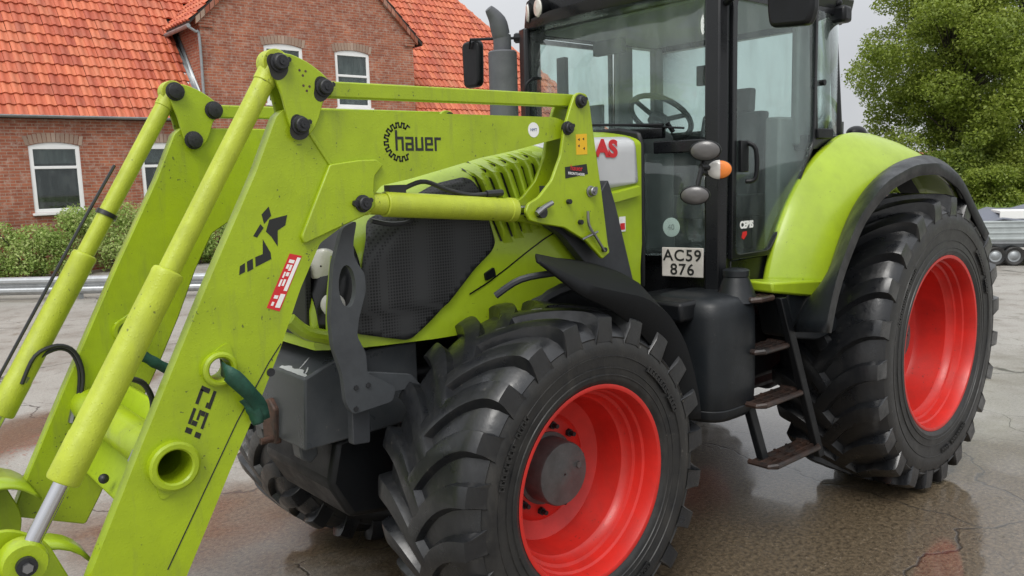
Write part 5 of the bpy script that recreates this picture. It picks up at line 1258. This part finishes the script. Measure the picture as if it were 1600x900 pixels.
b.build('roof_deck', 'dark_wood', roof_o, smooth=0)
# ridge and verge tiles
for s, ue in ((1, UE+.35), (-1, U0-.35)):
    sh2 = math.hypot(1, PITCH/1.12); tiled('hip_roof', (ue, -.35 if s > 0 else 10.35, EZ-.4), (0, s, 0), (-s/sh2, 0, PITCH/1.12/sh2), 46, 21, keep=lambda c: (-RD-abs(c.y+RD))*1.12 > abs(c.x-ue)-.35)
b = MB()
for k in range(int((UE-U0-2*hb)/.4)): b.lathe([(0, .13), (.40, .115)], HV(U0+hb-.2+k*.4, RD, zr+.05), (1, 0, 0), 12)
hl3 = Vector((-1.12, 1, PITCH)).length
for s, ue in ((1, UE+.3), (-1, U0-.3)):
    for k in range(int((-RD+.3)*hl3/.37)):
        d = k*.37/hl3; b.lathe([(0, .10), (.39, .085)], HV(ue-s*1.12*d+s*.3, .3-d, EZ-.3*PITCH+d*PITCH+.07), (-s*1.12, 1, PITCH), 10)
b.build('ridge_tile', 'tile', roof_o)
# cross-gable roof (two slopes running back into the main roof)
sg = math.hypot(1, GP)
def keep_g(c):
    v = -c.y; return c.z > EZ-PITCH*v-.15
ovh = .32
LG = tiled('gable_roof', (GU0-ovh, 4.75, GEZ-ovh*GP+.08), (0, -1, 0), (1/sg, 0, GP/sg), int(4.9/.222), int((GC-GU0+ovh)*sg/.35), keep=keep_g)
RG2 = tiled('gable_roof', (GU1+ovh, -.1, GEZ-ovh*GP+.08), (0, 1, 0), (-1/sg, 0, GP/sg), int(4.9/.222), int((GC-GU0+ovh)*sg/.35), keep=keep_g)
b = MB()
for s, ue in ((1, GU0), (-1, GU1)):
    a = (ue-s*ovh, GEZ-ovh*GP); c = (GC, GAZ)
    
    zd = lambda p, y: (p[0], y, p[1])
    ya, yc = (a[1]-EZ)/PITCH+.1, (c[1]-EZ)/PITCH+.2
    b.add([zd(a, -.10), zd(c, -.10), (c[0], -.10, c[1]+.09), (a[0], -.10, a[1]+.09), zd(a, ya), zd(c, yc), (c[0], yc, c[1]+.09), (a[0], ya, a[1]+.09)], [(0, 1, 2, 3), (7, 6, 5, 4), (0, 4, 5, 1), (1, 5, 6, 2), (2, 6, 7, 3), (3, 7, 4, 0)])
b.build('gable_deck', 'dark_wood', HS, smooth=0)
b = MB()   # verge mortar / barge course
for s, ue in ((1, GU0), (-1, GU1)):
    a = (ue-s*ovh*.4, GEZ-ovh*.4*GP); c = (GC, GAZ)
    n_s = 26
    for k in range(n_s):
        t0, t1 = k/n_s, (k+.86)/n_s; p = (a[0]+(c[0]-a[0])*t0, a[1]+(c[1]-a[1])*t0); q = (a[0]+(c[0]-a[0])*t1, a[1]+(c[1]-a[1])*t1)
        b.prism([(p[0], p[1]-.16), (q[0], q[1]-.16), (q[0], q[1]+.02), (p[0], p[1]+.02)], -.12, -.02)
o = b.build('barge_course', 'brick', HS, smooth=0); uv = o.data.uv_layers.new(name='UVMap')
for p in o.data.polygons:
    for li in p.loop_indices: uv.data[li].uv = (p.center.x*1.7, p.center.z*.3)
# zinc valley, gutters and downpipe
b = MB(); b.grid([[HV(GU0-.02, .1, EZ-.02), HV(GU0-.02, -1.95, EZ+PITCH*1.95)], [HV(GU0-.28, .1, EZ+.05), HV(GU0-.28, -1.95, EZ+PITCH*1.95+.08)]]); b.grid([[HV(GU0-.02, .1, EZ-.02), HV(GU0-.02, -1.95, EZ+PITCH*1.95)], [HV(GU0-.02, .1, EZ+.28), HV(GU0-.02, -1.95, EZ+PITCH*1.95+.28)]])
b.build('valley_flashing', 'zinc', HS, solid=.01)
def gutter(u0, u1, v, z, name='gutter'):
    b = MB(); rows = [[HV(u, v+.065*math.cos(a), z-.065*math.sin(a)) for a in np.linspace(0, PI, 9)] for u in np.linspace(u0, u1, 8)]
    b.grid(rows); return b.build(name, 'zinc', HS, solid=.008)
gutter(U0-.3, GU0-.1, .22, EZ-.07); gutter(GU1+.1, UE+.2, .22, EZ-.07)
b = MB(); b.path([HV(GU0-.35, -1.75, GEZ-.36), HV(GU0-.35, .14, GEZ-.36)], .06, 8); b.path([HV(GU0-.33, .1, GEZ-.40), HV(GU0-.16, .10, GEZ-.50), HV(GU0-.06, .08, GEZ-.62), HV(GU0-.06, .08, EZ+.8), HV(GU0-.08, .10, EZ+.1)], .04, 10); b.build('downpipe', 'zinc', HS)

# ================================================================= HEDGE, GUARD RAIL, TREES
def leaves(name, centers, normals_bias, size, m, n_per=1, parent=None, aspect=.55):
    """one mesh of leaf-sized quads (numpy)"""
    c = np.asarray(centers, float); n = len(c)
    d = rng.normal(size=(n, 3))+np.asarray(normals_bias); d /= np.linalg.norm(d, axis=1)[:, None]
    r = rng.normal(size=(n, 3)); a = np.cross(d, r); a /= np.linalg.norm(a, axis=1)[:, None]; b_ = np.cross(d, a)
    s = (size*rng.uniform(.6, 1.35, n))[:, None]
    v = np.empty((n, 4, 3)); v[:, 0] = c-a*s; v[:, 1] = c-b_*s*aspect+d*s*.15; v[:, 2] = c+a*s; v[:, 3] = c+b_*s*aspect+d*s*.15
    me = bpy.data.meshes.new(name); me.vertices.add(n*4); me.vertices.foreach_set('co', v.ravel())
    me.loops.add(n*4); me.loops.foreach_set('vertex_index', np.arange(n*4, dtype=np.int32)); me.polygons.add(n)
    me.polygons.foreach_set('loop_start', np.arange(0, n*4, 4, dtype=np.int32)); me.polygons.foreach_set('loop_total', np.full(n, 4, dtype=np.int32))
    me.update(); me.validate(); me.materials.append(MATS[m])
    o = bpy.data.objects.new(name, me); COL.objects.link(o)
    if parent: o.parent = parent
    return o
def clumps(cs, rs, n, squash=.8, shell=.55):
    """points spread through a set of clump spheres, denser near their skins"""
    cs = np.asarray(cs, float); rs = np.asarray(rs, float); w = rs**2/np.sum(rs**2)
    k = rng.choice(len(cs), n, p=w); d = rng.normal(size=(n, 3)); d /= np.linalg.norm(d, axis=1)[:, None]
    r = rs[k]*(shell+(1-shell)*rng.random(n)**.5)*rng.uniform(.85, 1.12, n)
    p = cs[k]+d*r[:, None]*np.array([1, 1, squash]); return p
def tree(loc, h, cr, label, m, n, seed, leaf=.11, low=.18, group=None, nclump=60, name='tree', sq=1.0):
    r_ = np.random.default_rng(seed); t = tag(empty(name, loc), label, 'tree', group)
    b = MB(); trunk_top = h*.55
    b.path([(0, 0, -.1), (.05*h*.1, .02, h*.15), (-.08, .1, h*.35), (.1, -.05, trunk_top), (.05, .1, h*.85)], lambda q: max(.02, h*.019*(1-q*.9)), 10)
    cs, rs = [], []
    for k in range(nclump):
        z = low+(1-low)*r_.random()**.8; prof = math.sqrt(max(.04, 1-((z-.52)/.52)**2))
        a = r_.uniform(0, 2*PI); rad = cr*prof*math.sqrt(r_.random())*1.0
        cs.append((rad*math.cos(a), rad*math.sin(a), z*h*.96)); rs.append(cr*r_.uniform(.13, .30))
        if k % 2 == 0:
            z0 = max(h*.12, z*h*.6); b.path([(0, 0, z0), (rad*.45*math.cos(a), rad*.45*math.sin(a), z0+(z*h-z0)*.55), cs[-1]], lambda q: max(.008, h*.0055*(1-q*.85)), 6, smooth=3)
    b.build('trunk', 'bark', t)
    p = clumps(cs, rs, n, .72, .35)
    leaves('crown', p, (0, 0, .7), leaf, m, parent=t)
    return t

# hedge in front of the house
hd = tag(empty('hedge', HF+Vector((0, 0, 0)), HA), 'bushy green hedge growing along the foot of the brick farmhouse', 'hedge')
cs, rs = [], []
u = -7.5
while u < 11.5:
    for k in range(4):
        hh = 1.52+.16*math.sin(u*1.3)+.12*math.sin(u*3.1+1)
        z = random.uniform(.15, hh-.18); cs.append((u+random.uniform(-.2, .2), -random.uniform(.55, 1.45)*(1-.25*z/hh), z)); rs.append(random.uniform(.24, .40))
    u += .22
p = clumps(cs, rs, 110000, .95, .45); p = p[p[:, 2] > .02]
leaves('foliage', p, (0, -.5, .8), .034, 'leaf_hedge', parent=hd)
b = MB()
for k in range(34):
    u = -7.3+k*.55; b.path([(u, -.9, -.05), (u+random.uniform(-.2, .2), -.8, .5), (u+random.uniform(-.3, .3), -.9, 1.2)], .018, 5)
b.build('stem', 'bark', hd)

# low steel guard rail at the edge of the yard
r0, r1 = [(2.719,-14.985),(-0.202,-12.158)]
r0, r1 = Vector((*r0, 0)), Vector((*r1, 0)); rd = (r1-r0).normalized(); rn = Vector((-rd.y, rd.x, 0)); rn = rn if rn.dot(Vector((5.4, 3.3, 0))-r0) > 0 else -rn
gr = tag(empty('guard_rail', r0), 'low galvanised guard rail running across the yard in front of the hedge', 'guard rail')
prof = [(.0, .105), (.015, .115), (.07, .15), (.085, .175), (.085, .215), (.07, .24), (.01, .27), (.01, .30), (.07, .33), (.085, .355), (.085, .40), (.07, .42), (.015, .445), (.0, .45)]
b = MB(); b.grid([[tuple(rd*d+rn*a+Vector((0, 0, z))) for a, z in prof] for d in np.linspace(-5, 6.2, 9)]); b.build('rail_beam', 'galvanised', gr, solid=.006, smooth=30)
for d in (-4.4, -2.4, -.4, 1.6, 3.6, 5.6):
    b = MB(); c = rd*d-rn*.05; b.box(c.x-.04, c.x+.04, c.y-.03, c.y+.03, -.1, .42); b.build('post', 'zinc', gr, bevel=.006)
    b = MB(); q = rd*d+rn*.02+Vector((0, 0, .285)); b.tube(q, q+rn*.03, .018, seg=8); b.build('bolt', 'zinc', gr)

# lawn beyond the yard
b = MB(); b.add([(-24, -60, .006), (-24, 200, .006), (-245, 200, .006), (-245, -60, .006)], [(0, 1, 2, 3)]); tag(b.build('lawn', 'grass', smooth=0), kind='structure')
def tuft_pts(n, x0, x1, y0, y1):
    return np.stack([rng.uniform(x0, x1, n), rng.uniform(y0, y1, n), rng.uniform(.02, .22, n)], 1)
tag(leaves('grass_tufts', tuft_pts(16000, -62, -25, -16, 8), (0, 0, .1), .16, 'grass', aspect=.16), 'rough green grass on the lawn behind the trailer', kind='stuff')

def gp_(px, dist):
    return None
a = Vector([(-41.374,-14.570,0.532)][0]); tree((a.x, a.y, 0), 12.6, 4.9, 'tall broad light green tree with an airy crown, left of the two beyond the trailer', 'leaf_tree', 130000, 3, .085, .04, 'trees beyond the yard', 170)
a = Vector([(-51.426,-13.821,0.173)][0]); tree((a.x, a.y, 0), 17.0, 6.6, 'darker dense tree standing right of and behind the light green one', 'leaf_dark', 110000, 8, .10, .04, 'trees beyond the yard', 160)
def bush(px, dist, w, h, label, m, n, seed):
    a = Vector(px); r_ = np.random.default_rng(seed); t = tag(empty('bush', (a.x, a.y, 0)), label, 'bush', 'bushes under the trees')
    cs = [(r_.uniform(-w, w), r_.uniform(-w*.5, w*.5), r_.uniform(.12, .85)*h) for _ in range(26)]; rs = [r_.uniform(.18, .34)*h for _ in cs]
    p = clumps(cs, rs, n, .8, .35); p = p[p[:, 2] > 0]; leaves('foliage', p, (0, 0, .7), .08, m, parent=t)
    b = MB()
    for k in range(6): b.path([(r_.uniform(-w, w)*.4, 0, -.1), (r_.uniform(-w, w)*.6, 0, h*.4), cs[k]], .03, 5)
    b.build('stem', 'bark', t)
bush([(-37.371,-16.907,1.690)][0], 43, 1.9, 3.1, 'light green bush showing just behind the tractor fender', 'leaf_tree', 16000, 5)
bush([(-39.747,-13.406,1.076)][0], 42, 2.3, 3.0, 'dark bush under the light green tree', 'leaf_dark', 16000, 6)
bush([(-41.078,-10.880,0.847)][0], 41, 2.3, 2.3, 'low bright bush behind the trailer at the right edge', 'leaf_tree', 8000, 7)
bush([(-38.058,-14.878,1.142)][0], 42, 2.0, 2.4, 'mid green bush filling the gap left of the dark bush', 'leaf_tree', 16000, 11)
bush([(-38.324,-11.274,0.935)][0], 39.5, 2.2, 1.9, 'low spreading bush between the dark bush and the trailer', 'leaf_tree', 16000, 12)
# small brick shed behind the trees
a = Vector([(-57.693,-21.713,-0.018)][0])
sh = tag(empty('shed', (a.x, a.y, 0), math.radians(-20)), 'low brick shed with red roof glimpsed behind the trees', 'shed')
def uvbox(b, name, m, parent):
    o = b.build(name, m, parent, smooth=0); uv = o.data.uv_layers.new(name='UVMap')
    for p in o.data.polygons:
        for li in p.loop_indices:
            c = o.data.vertices[o.data.loops[li].vertex_index].co; uv.data[li].uv = (c.x+c.y, c.z)
    return o
b = MB(); b.box(-2, 2, -4.5, 4.5, -.1, 2.3); uvbox(b, 'wall', 'brick', sh)
b = MB(); b.prism([(-2.3, 2.25), (2.3, 2.25), (0, 2.95)], -4.8, 4.8); uvbox(b, 'roof', 'tile', sh)
b = MB(); b.box(1.97, 2.04, -.6, .5, -.05, 2.0); b.build('door', 'dark_wood', sh)

# galvanised trailer at the right edge
ga, gb = [(-12.739,-2.625),(-13.024,-2.205)]
ga, gb = Vector((*ga, 0)), Vector((*gb, 0)); td = (gb-ga).normalized(); ang = math.atan2(td.y, td.x)
tr_ = tag(empty('trailer', ga, ang), 'galvanised flatbed trailer with tandem wheels parked at the edge of the yard', 'trailer')
sd_ = 1 if Vector((-td.y, td.x, 0)).dot(Vector((5.4, 3.4, 0))-ga) > 0 else -1      # side facing the yard
b = MB()
for y in (0, 1.9):
    b.box(-.75, 3.4, -sd_*y-.02, -sd_*y+.02, .52, .92)
    for z in (.56, .68, .80, .90): b.box(-.75, 3.4, -sd_*y-.035, -sd_*y+.035, z-.018, z+.018)
    for x in (-.74, .6, 2.0, 3.38): b.box(x-.03, x+.03, -sd_*y-.04, -sd_*y+.04, .50, .95)
for x in (-.75, 3.4): b.box(x-.02, x+.02, min(0, -sd_*1.9), max(0, -sd_*1.9), .52, .92)
b.build('side_board', 'galv_side', tr_, bevel=.005)
b = MB(); b.box(-.72, 3.38, min(0, -sd_*1.9), max(0, -sd_*1.9), .46, .52); b.box(-.6, 3.2, -sd_*.3-.05, -sd_*.3+.05, .36, .47); b.box(-.6, 3.2, -sd_*1.6-.05, -sd_*1.6+.05, .36, .47); b.path([(3.2, -sd_*.95, .42), (4.6, -sd_*.95, .42)], .05); b.build('bed', 'zinc', tr_)
for x in (.0, .34, .70):
    for y in (.12, 1.78):
        b = MB(); b.lathe([(-.07, .12), (-.085, .17), (-.06, .20), (.06, .20), (.085, .17), (.07, .12)], (x, -sd_*y, .20), (0, sd_, 0), 28); w = b.build('wheel', 'rubber_side', tr_)
        b = MB(); b.lathe([(.03, .125), (.06, .12), (.055, .09), (.075, .05), (.08, .002)], (x, -sd_*y, .20), (0, sd_, 0), 20); b.build('rim', 'zinc', w)
b = MB(); b.grid([[(x, -sd_*y, .92+hh*math.sin(PI*min(1, max(0, y/1.9)))+.03*math.sin(x*9+y*5)) for y in np.linspace(.02, 1.88, 9)] for x, hh in ((-.6, .05), (-.2, .12), (.1, .22), (.5, .2), (.9, .28), (1.3, .2), (2, .25), (3.2, .08))])
tp_ = b.build('tarpaulin', 'tarp_grey', None, solid=.02); tp_.matrix_world = tr_.matrix_world; tp_.location = ga; tp_.rotation_euler = (0, 0, ang)
tag(tp_, 'grey tarpaulin bunched over the load on the trailer', 'tarpaulin')
b = MB(); b.box(.05, .75, -sd_*.10-.02, -sd_*.10+.02, .95, 1.08); b.box(.05, .75, min(-sd_*.08, -sd_*.7), max(-sd_*.08, -sd_*.7), 1.06, 1.12)
bd = b.build('white_board', 'tarp_white', None, bevel=.01); bd.location = ga; bd.rotation_euler = (0, 0, ang); tag(bd, 'white board lying on the tarpaulin of the trailer', 'board')
